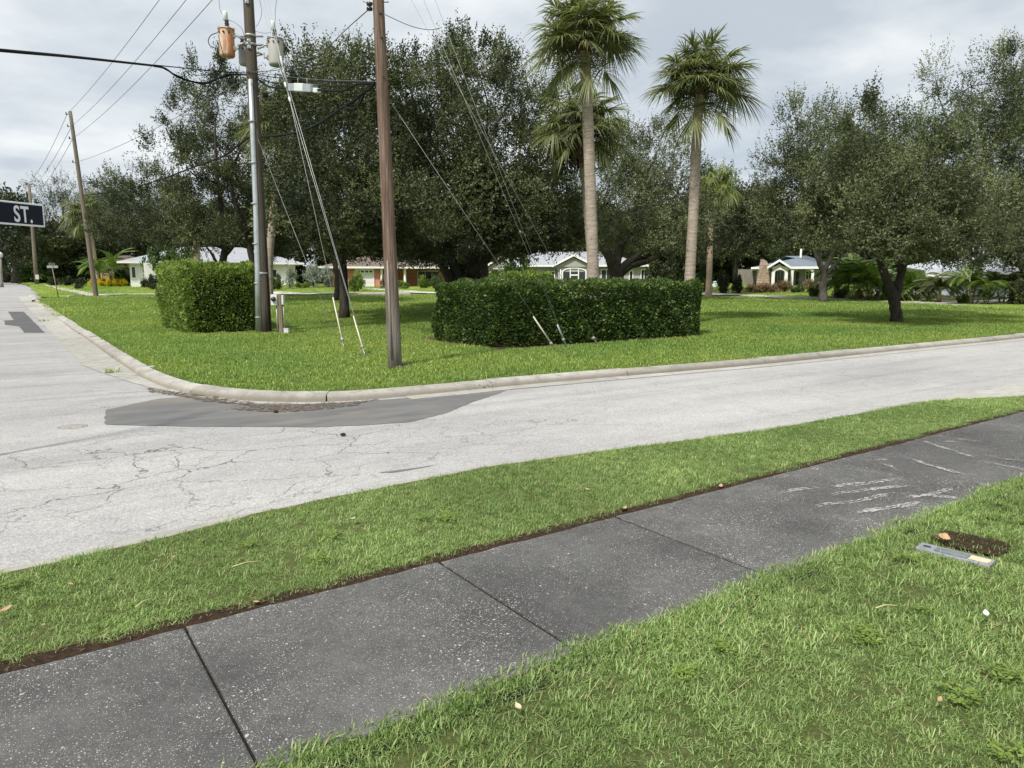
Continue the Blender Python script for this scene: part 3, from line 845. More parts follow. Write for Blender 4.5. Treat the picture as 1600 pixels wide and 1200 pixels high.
# ------------------------------------------------------------------ leaf clouds
def quads_mesh(name, V4, tint, m):
    """V4: (N,4,3) quads, tint: (N,)"""
    N = len(V4)
    me = bpy.data.meshes.new(name)
    me.vertices.add(N * 4); me.loops.add(N * 4); me.polygons.add(N)
    me.vertices.foreach_set('co', V4.astype(np.float32).ravel())
    me.loops.foreach_set('vertex_index', np.arange(N * 4, dtype=np.int32))
    me.polygons.foreach_set('loop_start', np.arange(0, N * 4, 4, dtype=np.int32))
    me.polygons.foreach_set('loop_total', np.full(N, 4, dtype=np.int32))
    at = me.attributes.new('tint', 'FLOAT', 'POINT')
    at.data.foreach_set('value', np.repeat(np.clip(tint, 0, 1), 4).astype(np.float32))
    me.materials.append(m)
    me.update(calc_edges=True)
    return me
def unit(a): return a / np.maximum(np.linalg.norm(a, axis=-1, keepdims=True), 1e-9)
def leaves(p, d, L, W, r):
    """diamond leaves at p along d"""
    n = unit(r.normal(size=p.shape))
    s = unit(np.cross(d, n))
    L = L[:, None]; W = W[:, None]
    mid = p + d * L * 0.45 + np.cross(s, d) * L * 0.07
    return np.stack([p, mid + s * W * 0.5, p + d * L, mid - s * W * 0.5], 1)
def crown_mesh(name, lobes, m, r, sprigs=9000, per=12, leaf=(0.11, 0.055), shoot=0.6, clump_rel=0.30, shell=(0.45, 1.0), upbias=0.5, hi_tint=0.0):
    """lobes: (centre(3), radii(3), weight) in local metres"""
    areas = np.array([(l[1][0] * l[1][1] + l[1][0] * l[1][2] + l[1][1] * l[1][2]) * l[2] for l in lobes])
    cnt = (areas / areas.sum() * sprigs).astype(int)
    Ps, Ds, Ts, Zs = [], [], [], []
    for (c, rad, w), n in zip(lobes, cnt):
        if n < 3: continue
        c = np.array(c); rad = np.array(rad)
        K = max(6, int(n / 42))
        dirs = unit(r.normal(size=(K, 3)))
        rr = r.uniform(shell[0], shell[1], K) ** 0.7
        cc = dirs * rr[:, None]
        idx = r.integers(0, K, n)
        off = r.normal(size=(n, 3)) * clump_rel * r.uniform(0.35, 1.0, K)[idx][:, None]
        q = cc[idx] + off
        ln = np.linalg.norm(q, axis=1)
        q = q * np.minimum(1.0, (1.08 + 0.16 * r.random(n)) / np.maximum(ln, 1e-6))[:, None]
        out = unit(q)
        Zs.append(q[:, 2])
        Ps.append(c + q * rad)
        Ds.append(unit(out * 0.8 + np.array([0, 0, upbias]) + r.normal(size=(n, 3)) * 0.45))
        ct = r.normal(0.42, 0.24, K)
        Ts.append(ct[idx] + r.normal(0, 0.07, n))
    p = np.concatenate(Ps); d = np.concatenate(Ds); t = np.concatenate(Ts)
    S = len(p)
    ln = shoot * r.uniform(0.5, 1.3, S)
    zt = np.concatenate(Zs)
    hi = zt > 0.55
    d[hi] = unit(d[hi] * 0.6 + np.array([0, 0, 0.75])); ln[hi] *= 1.3
    f = (np.arange(per) + 0.5) / per
    pos = p[:, None, :] + d[:, None, :] * (ln[:, None] * f[None, :])[..., None] + r.normal(size=(S, per, 3)) * 0.02
    side = unit(r.normal(size=(S, per, 3)))
    ld = unit(d[:, None, :] * 0.55 + side * 0.8)
    N = S * per
    lt = np.repeat(t, per) + r.normal(0, 0.10, N)
    lens = leaf[0] * r.uniform(0.65, 1.3, N); wid = leaf[1] * r.uniform(0.7, 1.3, N)
    V = leaves(pos.reshape(N, 3), ld.reshape(N, 3), lens, wid, r)
    return quads_mesh(name, V, lt, m), p

# ------------------------------------------------------------------ oaks
def oak(name, label, base, lobes_px, limbs, m, seed, sprigs, leaf=(0.105, 0.05), shoot=0.55, per=12, group=None, bark_m='bark', depth_of=None, thick=1.0, clump=0.30, cat='tree', infill=70):
    """base: ground point; lobes_px: (u, v, half width, half height, depth shift, weight) in photo pixels read at the tree's depth"""
    r = np.random.default_rng(seed)
    rr_ = random.Random(seed)
    d0 = depth(base)
    root = thing(name, label, cat, base, 0, group)
    s0 = d0 / 1131.0
    L = []
    ulo = min(q[0] - q[2] for q in lobes_px); uhi = max(q[0] + q[2] for q in lobes_px)
    uc_ = (ulo + uhi) / 2; Wc = (uhi - ulo) / 2 * s0 * 0.9
    for lb in lobes_px:
        u, v, ru, rv = lb[:4]
        dd = lb[4] if len(lb) > 4 else 0.0
        if abs(dd) < 2: dd += (1 if len(L) % 2 else -1) * rr_.uniform(.25, .75) * Wc * math.sqrt(max(0.1, 1 - ((u - uc_) * s0 / Wc) ** 2))
        w = lb[5] if len(lb) > 5 else 1.0
        c = PD(u, v, d0 + dd) - base
        s = (d0 + dd) / 1131.0
        # radii in a frame turned with the camera heading, approximated by equal horizontal radii
        L.append((np.array(c), np.array((ru * s, ru * s * thick, rv * s * 1.02)), w))
    me, pts = crown_mesh(name + '_crown', L, M[m], r, sprigs, per, leaf, shoot, clump)
    crown = link('crown', me, root)
    mb = MB()
    tips = []
    for lm in limbs:
        pl = [PD(q[0], q[1], d0 + (q[3] if len(q) > 3 else 0)) - base for q in lm]
        rd = [q[2] for q in lm]
        # subdivide with small wander
        P2, R2 = [], []
        for i in range(len(pl) - 1):
            for j in range(4):
                f_ = j / 4
                q = pl[i].lerp(pl[i + 1], f_)
                if not (i == 0 and j == 0): q = q + Vector((rr_.uniform(-1, 1), rr_.uniform(-1, 1), 0)) * rd[i] * 0.12
                P2.append(q); R2.append(rd[i] + (rd[i + 1] - rd[i]) * f_)
        P2.append(pl[-1]); R2.append(rd[-1])
        if abs(P2[0].z) < 0.4:
            P2[0].z = -0.1
            R2[0] *= 1.28
            if len(R2) > 1: R2[1] *= 1.08
        mb.tube(P2, R2, 9, True, True, 0, lambda i, k: 1 + 0.05 * math.sin(k * 2.3 + i * 0.7))
        tips += [(q, x) for q, x in zip(P2[len(P2) // 2:], R2[len(R2) // 2:])]
    # branches from the limbs into every lobe
    for (c, rad, w) in L:
        cv = Vector(c)
        st, sr = min(tips, key=lambda q: (q[0] - cv).length + (3 if q[0].z > cv.z else 0))
        mid = st.lerp(cv, 0.5) + Vector((rr_.uniform(-.3, .3), rr_.uniform(-.3, .3), rr_.uniform(-0.2, .4)))
        r0 = max(0.035, sr * 0.6)
        mb.tube([st, st.lerp(mid, 0.5) + Vector((0, 0, .1)), mid, mid.lerp(cv, .55), cv], [r0, r0 * .85, r0 * .7, r0 * .55, r0 * .35], 6)
        for k in range(int(infill / len(L)) + 3):
            th = r.normal(size=3); th /= np.linalg.norm(th)
            e = cv + Vector(th * rad * rr_.uniform(0.7, 1.0))
            b = st.lerp(cv, rr_.uniform(0.35, 1.0))
            m_ = b.lerp(e, 0.5) + Vector((rr_.uniform(-.3, .3), rr_.uniform(-.3, .3), rr_.uniform(-.3, .2)))
            q = r0 * rr_.uniform(0.18, 0.4)
            mb.tube([b, m_, e], [q, q * .7, 0.008], 4, False)
    mb.build('trunk', M[bark_m], root)
    return root
# ------------------------------------------------------------------ houses (local frame: x to the right, y away, z up)
HROT = YAW - math.pi / 2
class House:
    def __init__(s, name, label, uc, d, z0=None, cat='house'):
        p = PD(uc, HV, d)
        s.z0 = Zg(p.x, p.y) + LAWN - 0.02 if z0 is None else z0
        s.uc, s.d, s.k = uc, d, d / 1131.0
        th = math.atan((uc - 800) / 1131.0); s.kx = s.k * math.cos(th)
        s.root = thing(name, label, cat, (p.x, p.y, s.z0), HROT - th)
    def X(s, u): return (u - s.uc) * s.kx
    def Z(s, v): return EYE + (HV - v) * s.k - s.z0
    def box(s, name, u0, u1, v0, v1, y0, y1, m, parent=None, b=0.0):
        """v0 upper, v1 lower pixel rows; None = ground"""
        mb = MB()
        zl = -0.3 if v1 is None else s.Z(v1)
        if b: mb.bbox(s.X(u0), s.X(u1), y0, y1, zl, s.Z(v0), b)
        else: mb.box(s.X(u0), s.X(u1), y0, y1, zl, s.Z(v0))
        return mb.build(name, M[m], parent or s.root)
    def hip(s, name, u0, u1, ve, vr, y0, y1, m, inset=None, th=0.16):
        x0, x1 = s.X(u0), s.X(u1); ze, zr = s.Z(ve), s.Z(vr)
        ins = (y1 - y0) / 2 if inset is None else inset
        ym = (y0 + y1) / 2
        mb = MB()
        v = [(x0, y0, ze), (x1, y0, ze), (x1, y1, ze), (x0, y1, ze), (x0 + ins, ym, zr), (x1 - ins, ym, zr)]
        mb.add(v, [(0, 1, 5, 4), (1, 2, 5), (2, 3, 4, 5), (3, 0, 4), (3, 2, 1, 0)])
        o = mb.build(name, M[m], s.root)
        mf = MB(); e = 0.03
        mf.box(x0 - e, x1 + e, y0 - e, y0 + 0.02, ze - th, ze + 0.015)
        mf.box(x0 - e, x1 + e, y1 - 0.02, y1 + e, ze - th, ze + 0.015)
        mf.box(x0 - e, x0 + 0.02, y0 + 0.02, y1 - 0.02, ze - th, ze + 0.015)
        mf.box(x1 - 0.02, x1 + e, y0 + 0.02, y1 - 0.02, ze - th, ze + 0.015)
        mf.build('fascia', M['trim'], s.root)
        return o
    def gable(s, name, u0, u1, ve, vr, y0, y1, m, wall=None, over=0.25):
        """gable end facing the viewer, ridge running away"""
        x0, x1 = s.X(u0), s.X(u1); ze, zr = s.Z(ve), s.Z(vr); xm = (x0 + x1) / 2; t = 0.14
        mb = MB()
        prof = [(x0, ze), (x0, ze - t), (xm, zr - t), (x1, ze - t), (x1, ze), (xm, zr)]
        mb.prism(prof, 'y', y0, y1)
        o = mb.build(name, M[m], s.root)
        mf = MB(); e = 0.03
        mf.prism([(x0 - e, ze + .02), (x0 - e, ze - t - .05), (xm, zr - t - .05), (x1 + e, ze - t - .05), (x1 + e, ze + .02), (xm, zr + .03)], 'y', y0 - 0.06, y0 - 0.003)
        mf.build('bargeboard', M['trim'], s.root)
        if wall:
            mw_ = MB(); mw_.prism([(x0 + over, ze - t - .004), (x1 - over, ze - t - .004), (xm, zr - t - .004 - over * (zr - ze) / ((x1 - x0) / 2))], 'y', y0 + over, y0 + over + 0.15)
            mw_.build('gable_wall', M[wall], s.root)
        return o
    def window(s, u0, u1, v0, v1, y, mull=1, m='trim', name='window'):
        x0, x1, z0, z1 = s.X(u0), s.X(u1), s.Z(v1), s.Z(v0)
        mb = MB(); w = 0.09
        mb.box(x0 - w, x0, y - 0.06, y + 0.05, z0 - w, z1 + w); mb.box(x1, x1 + w, y - 0.06, y + 0.05, z0 - w, z1 + w)
        mb.box(x0, x1, y - 0.06, y + 0.05, z1, z1 + w); mb.box(x0, x1, y - 0.075, y + 0.05, z0 - w, z0)
        for i in range(1, mull + 1):
            xm = x0 + (x1 - x0) * i / (mull + 1)
            mb.box(xm - .03, xm + .03, y - 0.045, y + 0.05, z0, z1)
        o = mb.build(name, M[m], s.root)
        for i in range(mull + 1):
            g = MB(); a = x0 + (x1 - x0) * i / (mull + 1); b = x0 + (x1 - x0) * (i + 1) / (mull + 1)
            g.box(a + .004, b - .004, y - 0.02, y - 0.005, z0, z1)
            g.build('pane', M['glass'], o)
        return o

# white house behind the small hedge
h = House('white_house', 'white stucco house with a pale hip roof behind the small clipped hedge', 335, 68)
h.box('wall', 208, 468, 410.5, None, 0.6, 11, 'wall_white')
h.hip('roof', 192, 482, 410, 383, -0.1, 11.7, 'roof_pale', 5.4)
h.window(211, 216, 418, 434, 0.59, 0)
h.window(424, 436, 421, 433, 0.59, 1)
h.window(300, 318, 418, 432, 0.59, 1)
h.window(360, 385, 418, 432, 0.59, 2)
h.box('entry_wing', 231, 262, 412, None, -1.0, 0.59, 'wall_white')
h.box('base_course', 441, 460, 441, None, -0.35, 0.59, 'trim')

# orange house far left
h = House('orange_house', 'orange stucco house with brown roof beyond the yellow flowers', 195, 88)
h.box('wall', 158, 240, 412, None, 0.5, 9, 'wall_orange')
h.hip('roof', 150, 250, 411, 398, 0, 9.6, 'roof_brown', 3.0)
h.box('garage_door', 180, 204, 419, None, 0.40, 0.495, 'dark_door')
h.window(163, 172, 418, 427, 0.49, 1)
# houses far up the side street
h = House('far_house', 'pale far house with a white roof up the side street', 82, 150)
h.box('wall', 62, 104, 430, None, 0.5, 9, 'wall_white')
h.hip('roof', 60, 107, 430, 417, 0, 9.6, 'roof_white', 2.5)
h.box('garage_door', 88, 99, 432, None, 0.42, 0.495, 'wall_coral')
h.window(68, 75, 433, 438, 0.49, 1)

# coral house with white garage door
h = House('coral_house', 'coral house with white garage door and white porch posts behind the brown pole', 610, 66)
h.box('wall', 508, 594, 417.5, None, 0.5, 9, 'wall_coral')
h.box('porch_back_wall', 594, 700, 417.5, None, 3.0, 9, 'wall_coral')
h.hip('roof', 500, 708, 417, 398, -0.05, 9.6, 'roof_brown', 4.0)
g_ = MB(); x0, x1 = h.X(557), h.X(583); zt = h.Z(421.5); n_ = 4
g_.box(x0 - .1, x0, 0.42, 0.52, -.2, zt + .1); g_.box(x1, x1 + .1, 0.42, 0.52, -.2, zt + .1); g_.box(x0, x1, 0.42, 0.52, zt, zt + .1)
gd = g_.build('garage_door_frame', M['trim'], h.root)
for i in range(n_):
    g2 = MB(); a = zt * i / n_ + 0.008; b = zt * (i + 1) / n_ - 0.008
    g2.bbox(x0 + .005, x1 - .005, 0.44, 0.49, a, b, 0.012)
    p_ = g2.build('garage_door_panel', M['door'], gd)
    if i == n_ - 1:
        pass
for i in range(4):
    a = x0 + (x1 - x0) * (i + .18) / 4; b = x0 + (x1 - x0) * (i + .82) / 4
    g3 = MB(); g3.box(a, b, 0.425, 0.437, zt * .84, zt * .94); g3.build('garage_door_pane', M['glass'], gd)
for u in (594.5, 631):
    c = MB(); x = h.X(u + 2)
    c.lathe([(0.16, -.2), (0.16, 0.12), (0.12, 0.14), (0.11, 1.7), (0.16, 1.72), (0.16, h.Z(418.2))], 14, (x, 0.35, 0)); c.build('porch_column', M['trim'], h.root)
h.window(656, 690, 424, 440, 2.99, 2)
h.box('porch_door', 608, 618, 423, None, 2.93, 2.995, 'dark_door')
h.box('porch_beam', 594.6, 702, 417.6, 420, 0.25, 0.45, 'trim')

# grey house with metal roof behind the big hedge
h = House('grey_house', 'grey house with white trim, gables and pale roof behind the long hedge', 893, 74)
h.box('wall', 766, 1012, 414.5, None, 0.6, 10, 'wall_grey')
h.hip('roof', 758, 1022, 414.5, 391, 0.0, 10.6, 'roof_pale', 5.5)
h.box('gable_wing', 764, 806, 416.5, None, -1.4, 0.595, 'wall_grey')
h.gable('gable_roof', 760, 810, 416.5, 401, -1.7, 3.5, 'roof_white', 'wall_grey')
h.window(773, 797, 421, 436, -1.41, 2)
h.box('bay_wing', 872, 920, 416.5, None, -1.6, 0.59, 'wall_grey')
h.gable('bay_roof', 864, 928, 415.5, 399, -2.0, 3.5, 'roof_pale', 'wall_grey')
h.window(852, 866, 425, 438, 0.59, 2)
h.window(1002, 1010, 422, 437, 0.59, 1)
h.window(984, 988, 424, 440, 0.59, 0)
h.window(940, 955, 422, 440, 0.59, 1)
# arched bay window: white arch frame with dark panes
x0, x1 = h.X(880), h.X(914); xm = (x0 + x1) / 2; zs, zt, zb = h.Z(425.5), h.Z(420.2), h.Z(443)
def arch_pts(x0, x1, zs, zt, n=14):
    return [((x0 + x1) / 2 - (x1 - x0) / 2 * math.cos(math.pi * i / n), zs + (zt - zs) * math.sin(math.pi * i / n)) for i in range(n + 1)]
def arch_frame(mb, x0, x1, zs, zt, zb, w, y0, y1):
    ou = [(x0 - w, zb)] + arch_pts(x0 - w, x1 + w, zs, zt + w) + [(x1 + w, zb)]
    inn = [(x0, zb)] + arch_pts(x0, x1, zs, zt) + [(x1, zb)]
    n = len(ou); vs_ = []
    for y in (y0, y1):
        vs_ += [(p[0], y, p[1]) for p in ou] + [(p[0], y, p[1]) for p in inn]
    fs_ = []
    for i in range(n - 1):
        fs_ += [(i, i + 1, n + i + 1, n + i), (2 * n + i, 3 * n + i, 3 * n + i + 1, 2 * n + i + 1), (i, 2 * n + i, 2 * n + i + 1, i + 1), (n + i, n + i + 1, 3 * n + i + 1, 3 * n + i)]
    mb.add(vs_, fs_)
mb = MB(); arch_frame(mb, x0, x1, zs, zt, zb, 0.12, -1.68, -1.605)
for u in (891, 903.5): mb.box(h.X(u) - .05, h.X(u) + .05, -1.665, -1.607, zb, zt - .04)
mb.box(h.X(891.8), h.X(902.8), -1.66, -1.607, h.Z(431), h.Z(429))
aw = mb.build('arched_window', M['trim'], h.root)
for a, b in ((880.5, 890), (892, 902.6), (904.6, 913.5)):
    g2 = MB(); g2.box(h.X(a), h.X(b), -1.64, -1.61, zb, zs + .02); g2.build('pane', M['glass'], aw)
dn = MB(); dn.tube([(h.X(866), -.02, h.Z(416)), (h.X(870), -.3, h.Z(419)), (h.X(876.5), -1.66, h.Z(422)), (h.X(876.5), -1.66, -.2)], 0.06, 8); dn.build('downpipe', M['trim'], h.root)
dn = MB(); dn.tube([(h.X(866.5), .54, h.Z(418)), (h.X(866.5), .54, -.2)], 0.06, 8); dn.build('downpipe', M['trim'], h.root)

# small white porch house with arches and stone chimney
h = House('porch_house', 'white house with arched porch, blue grey roof and stone chimney', 1225, 68)
h.box('wall', 1186, 1300, 418, None, 2.2, 9, 'wall_grey')
h.hip('roof', 1172, 1312, 417.5, 398, 0.5, 10, 'roof_blue', 5.0)
fr = MB(); arch_frame(fr, h.X(1210.5), h.X(1225.5), h.Z(426), h.Z(422), 0, 0.28, -1.2, -0.85); fr.build('porch_arch', M['wall_white'], h.root)
fr = MB(); arch_frame(fr, h.X(1239.5), h.X(1267), h.Z(424), h.Z(421), 0, 0.24, 0.6, 0.85)
fr.build('porch_arch', M['wall_white'], h.root)
fr = MB(); arch_frame(fr, h.X(1230), h.X(1236), h.Z(424), h.Z(421.5), 0, 0.13, 0.58, 0.86)
fr.build('porch_arch', M['wall_white'], h.root)
h.box('porch_beam', 1228.6, 1290, 416.6, 420.2, 0.62, 0.84, 'wall_white')
h.gable('gable_roof', 1199, 1234, 417.5, 406.5, -1.55, 5.0, 'roof_blue', 'wall_white', 0.35)
h.box('gable_band', 1206.3, 1229.6, 417, 421.0, -1.21, -0.86, 'wall_white')
h.box('front_door', 1244, 1249, 425, None, 2.12, 2.195, 'dark_door')
h.window(1260, 1268, 424, 437, 2.19, 1)
h.window(1215, 1223, 424, 438, 2.19, 1)
ch = MB(); ch.prism([(h.X(1181), -.3), (h.X(1204), -.3), (h.X(1204), h.Z(425)), (h.X(1196), h.Z(408)), (h.X(1191), h.Z(405)), (h.X(1186.5), h.Z(405)), (h.X(1185.5), h.Z(412))], 'y', 0.2, 2.0)
chim = ch.build('chimney', M['stone'], h.root)
rq = random.Random(4)
zq = -0.1
while zq < h.Z(413):
    hh = rq.uniform(0.16, 0.26); f_ = max(0.0, (zq - h.Z(425)) / (h.Z(408) - h.Z(425)))
    xa = h.X(1181) + (h.X(1185.5) - h.X(1181)) * zq / h.Z(412); xb = h.X(1204) - (h.X(1204) - h.X(1196)) * f_
    x = xa
    while x < xb - .12:
        w = min(rq.uniform(0.22, 0.5), xb - x)
        sb = MB(); sb.bbox(x + .012, x + w - .012, 0.2 - rq.uniform(.03, .06), 0.23, zq + .012, zq + hh - .012, 0.015); sb.build('stone', M['stone'], chim)
        x += w
    zq += hh
h.box('vent_pipe', 1248.8, 1252, 387, 404, 4.5, 4.8, 'trim')
h.box('side_wing', 1179.5, 1186, 420, None, 3, 9, 'wall_white')
h.hip('side_roof', 1172, 1200, 419.5, 415, 2.4, 9.4, 'roof_blue', 1.2)

# pale blue white house at right behind the palms
h = House('pale_house', 'low pale blue house with pale roof behind the right palms', 1500, 50)
h.box('wall', 1358, 1650, 428, None, 0.6, 9, 'wall_blue')
h.hip('roof', 1348, 1662, 427, 398, -0.05, 9.6, 'roof_white', 5.0, 0.28)
h.window(1516, 1525, 434, 452, 0.59, 0)
h.window(1400, 1420, 434, 450, 0.59, 1)
h.box('dark_door_panel', 1486, 1493, 433, None, 0.53, 0.595, 'dark_door')

# wooden fence beside the porch house
f0 = PD(1166, HV, 72)
fe = thing('wooden_fence', 'weathered board fence beside the stone chimney', 'fence', (f0.x, f0.y, Zg(f0.x, f0.y) + LAWN - .02), HROT)
k = 72 / 1131
for i in range(16):
    x = (1150 - 1166 + i * 2.1) * k
    mb = MB(); mb.prism([(x, -.1), (x + .125, -.1), (x + .125, 1.5 + rq.uniform(0, .05)), (x + .06, 1.6), (x, 1.5)], 'y', 0, 0.025); mb.build('board', M['fence'], fe)
mb = MB(); mb.box(-16 * k, 17.6 * k, 0.027, 0.07, 0.3, 0.38); mb.box(-16 * k, 17.6 * k, 0.027, 0.07, 1.2, 1.28); mb.build('rail', M['fence'], fe)
# pale low object by the lane at the thin palm: white planted screen
f0 = PD(1113, HV, 66)
sc_ = thing('low_wall', 'low pale wall with white flowers behind the thin palm', 'wall', (f0.x, f0.y, Zg(f0.x, f0.y) + LAWN - .02), HROT)
mb = MB(); mb.bbox(-1.3, 0.7, 0, 0.3, -.1, 0.45, 0.02); mb.build('wall_block', M['wall_blue'], sc_)
mb = MB(); mb.bbox(-1.35, 0.75, -0.05, 0.35, 0.453, 0.53, 0.02); mb.build('coping', M['trim'], sc_)

# ------------------------------------------------------------------ oak trees
def Gp(u, v): return G(u, v, LAWN)
oak('oak_tree', 'tall airy oak with bent trunks behind the small hedge', Gp(350, 472),
    [(335, 150, 42, 55), (300, 190, 42, 45), (385, 165, 38, 60, 0, .8), (345, 235, 70, 55), (290, 262, 62, 45), (225, 300, 52, 30), (250, 330, 70, 38), (345, 315, 75, 50), (400, 260, 45, 70, 1), (190, 345, 50, 28), (180, 300, 38, 22, 0, .7), (405, 350, 48, 45, 1), (300, 365, 70, 25, -1)],
    [[(349, 472, .26), (347, 418, .22), (352, 385, .20), (347, 340, .15), (338, 270, .1), (336, 190, .05)], [(398, 470, .24, .5), (395, 410, .2, .5), (385, 360, .17, .3), (368, 320, .13), (358, 280, .09), (385, 210, .04)],
     [(351, 400, .13), (375, 372, .10), (398, 350, .07), (430, 330, .05)], [(350, 388, .12), (325, 378, .09), (300, 372, .06), (260, 350, .05)], [(343, 418, .10), (330, 395, .07), (322, 385, .05)]],
    'oak', 101, 10600, (0.115, 0.055), 0.6, 11, None, 'bark', None, 1.0, 0.20)
oak('oak_tree', 'dense dark oak with a slim straight trunk left of the brown pole', Gp(539, 497),
    [(470, 112, 42, 48, 1, .7), (510, 165, 62, 62, 1), (560, 150, 65, 62), (465, 205, 50, 60), (545, 235, 85, 70), (470, 290, 55, 60), (560, 305, 85, 60, -2.5), (500, 352, 75, 38, -4), (620, 345, 65, 48, -4), (610, 240, 60, 70, 1), (620, 160, 45, 55, 1, .8), (560, 372, 70, 30, -1)],
    [[(539, 497, .19), (537, 440, .165), (534, 400, .15), (528, 350, .12), (525, 260, .09), (515, 180, .05)], [(534, 400, .1), (560, 350, .08), (590, 280, .06)]],
    'oak', 102, 11500, (0.105, 0.05), 0.5, 12)
oak('oak_tree', 'leaning thin oak just left of the slim straight trunk', Gp(527, 470),
    [(440, 250, 40, 70, 0), (455, 340, 50, 50), (500, 320, 50, 60), (430, 320, 40, 60)],
    [[(528, 470, .2), (527, 430, .17), (520, 400, .15), (500, 370, .11), (470, 330, .07)]], 'oak', 103, 2600, (0.13, 0.06), 0.6, 12)
oak('oak_tree', 'big dark oak with clustered trunks rising behind the long hedge', Gp(722, 486),
    [(655, 150, 55, 50, 1, .8), (705, 118, 45, 45, 1, .8), (748, 112, 55, 50, 0, .8), (800, 158, 58, 52, 0), (690, 215, 85, 70, -3), (790, 235, 85, 75), (850, 270, 55, 62), (640, 270, 60, 75, 1), (720, 300, 100, 66, -4), (820, 328, 90, 50), (870, 340, 50, 42), (660, 360, 62, 48, 1), (760, 362, 85, 40, -1), (840, 372, 60, 26, -1), (690, 380, 62, 24, -6), (655, 398, 45, 16, 5)],
    [[(722, 486, .30), (716, 440, .26), (708, 410, .22), (690, 370, .15), (670, 290, .1)], [(730, 486, .30, .4), (735, 430, .26, .4), (742, 390, .22), (755, 330, .15), (760, 230, .08)], [(716, 484, .25, -.3), (700, 430, .20, -.3), (680, 395, .15), (640, 370, .09)], [(735, 430, .2), (770, 395, .14), (820, 365, .09)]],
    'oak', 104, 16500, (0.115, 0.055), 0.55, 12)
oak('oak_tree', 'pale trunked tree standing behind the left part of the long hedge', Gp(757, 478),
    [(740, 350, 50, 40), (790, 370, 50, 35), (760, 300, 55, 50)], [[(757, 478, .24), (757, 430, .22), (755, 395, .2), (760, 340, .12), (760, 300, .06)]], 'oak_b', 105, 1800, (0.14, 0.065), 0.6, 10, None, 'bark_grey')
oak('oak_tree', 'old spreading oak with thick forked limbs in front of the grey house', Gp(966, 466),
    [(960, 300, 55, 52), (1015, 250, 52, 48), (975, 245, 40, 40), (1055, 285, 48, 52), (915, 335, 52, 48), (1010, 330, 70, 52), (1075, 345, 52, 50), (960, 370, 55, 28, -1), (1050, 370, 55, 24, -1), (890, 360, 40, 28, 0, .7), (1035, 220, 30, 26, 0, .7)],
    [[(966, 466, .50), (964, 432, .46), (958, 412, .40), (945, 390, .26), (934, 368, .2), (925, 340, .12)], [(964, 428, .36), (985, 408, .28), (1002, 396, .22), (1012, 388, .18), (1025, 350, .1)], [(967, 430, .3), (985, 415, .22), (1010, 409, .18), (1030, 400, .13), (1060, 385, .08)], [(962, 420, .3), (968, 390, .25), (985, 360, .17), (1000, 300, .09)]],
    'oak_b', 106, 7500, (0.135, 0.065), 0.65, 11)
oak('oak_tree', 'leafy dark tree with low hanging crown behind the thin palm', Gp(1150, 455),
    [(1150, 345, 48, 46), (1185, 340, 32, 40), (1122, 378, 44, 30), (1165, 372, 38, 26), (1150, 310, 40, 30, 0, .7), (1110, 345, 30, 50)],
    [[(1150, 455, .22), (1149, 420, .2), (1145, 380, .16), (1150, 330, .09)], [(1149, 420, .14), (1170, 390, .1), (1190, 350, .06)]], 'oak', 107, 3400, (0.18, 0.085), 0.8, 11)
oak('oak_tree', 'small grey barked oak in the lawn in front of the porch house', Gp(1287, 472),
    [(1262, 215, 46, 48, 0, .8), (1225, 265, 40, 40), (1300, 240, 50, 48), (1262, 300, 62, 45), (1325, 300, 45, 50), (1232, 328, 48, 34), (1305, 345, 52, 36), (1350, 260, 40, 50, 0, .8)],
    [[(1287, 472, .24), (1286, 445, .2), (1287, 425, .19), (1276, 400, .14), (1272, 380, .12), (1255, 340, .09), (1250, 270, .05)], [(1287, 425, .16), (1300, 400, .14), (1303, 370, .11), (1310, 300, .07), (1305, 230, .04)], [(1288, 430, .12), (1310, 408, .09), (1325, 380, .06)]],
    'oak_b', 108, 6500, (0.12, 0.058), 0.7, 11, None, 'bark_grey')
oak('oak_tree', 'spreading oak with a dark forked trunk in the right lawn', Gp(1400, 503),
    [(1350, 210, 46, 48, 0, .8), (1400, 235, 58, 52), (1455, 265, 60, 55), (1330, 285, 62, 48), (1395, 305, 75, 50), (1470, 335, 75, 50), (1540, 345, 62, 50), (1330, 345, 62, 40), (1400, 365, 65, 32), (1510, 385, 60, 28), (1450, 380, 45, 26), (1270, 340, 38, 36, 0, .7), (1355, 385, 42, 20, -.5, .7), (1575, 385, 40, 26)],
    [[(1400, 503, .20), (1399, 475, .19), (1394, 457, .175), (1383, 430, .145), (1375, 405, .14), (1378, 385, .12), (1370, 340, .08), (1355, 250, .05)], [(1399, 472, .165), (1404, 445, .145), (1409, 425, .13), (1414, 400, .13), (1422, 385, .11), (1440, 340, .08), (1450, 280, .05)],
     [(1408, 425, .11), (1400, 400, .1), (1394, 380, .08), (1400, 320, .06)], [(1416, 398, .09), (1435, 390, .08), (1470, 380, .06), (1520, 372, .04)]],
    'oak_b', 109, 11500, (0.092, 0.045), 0.5, 12)
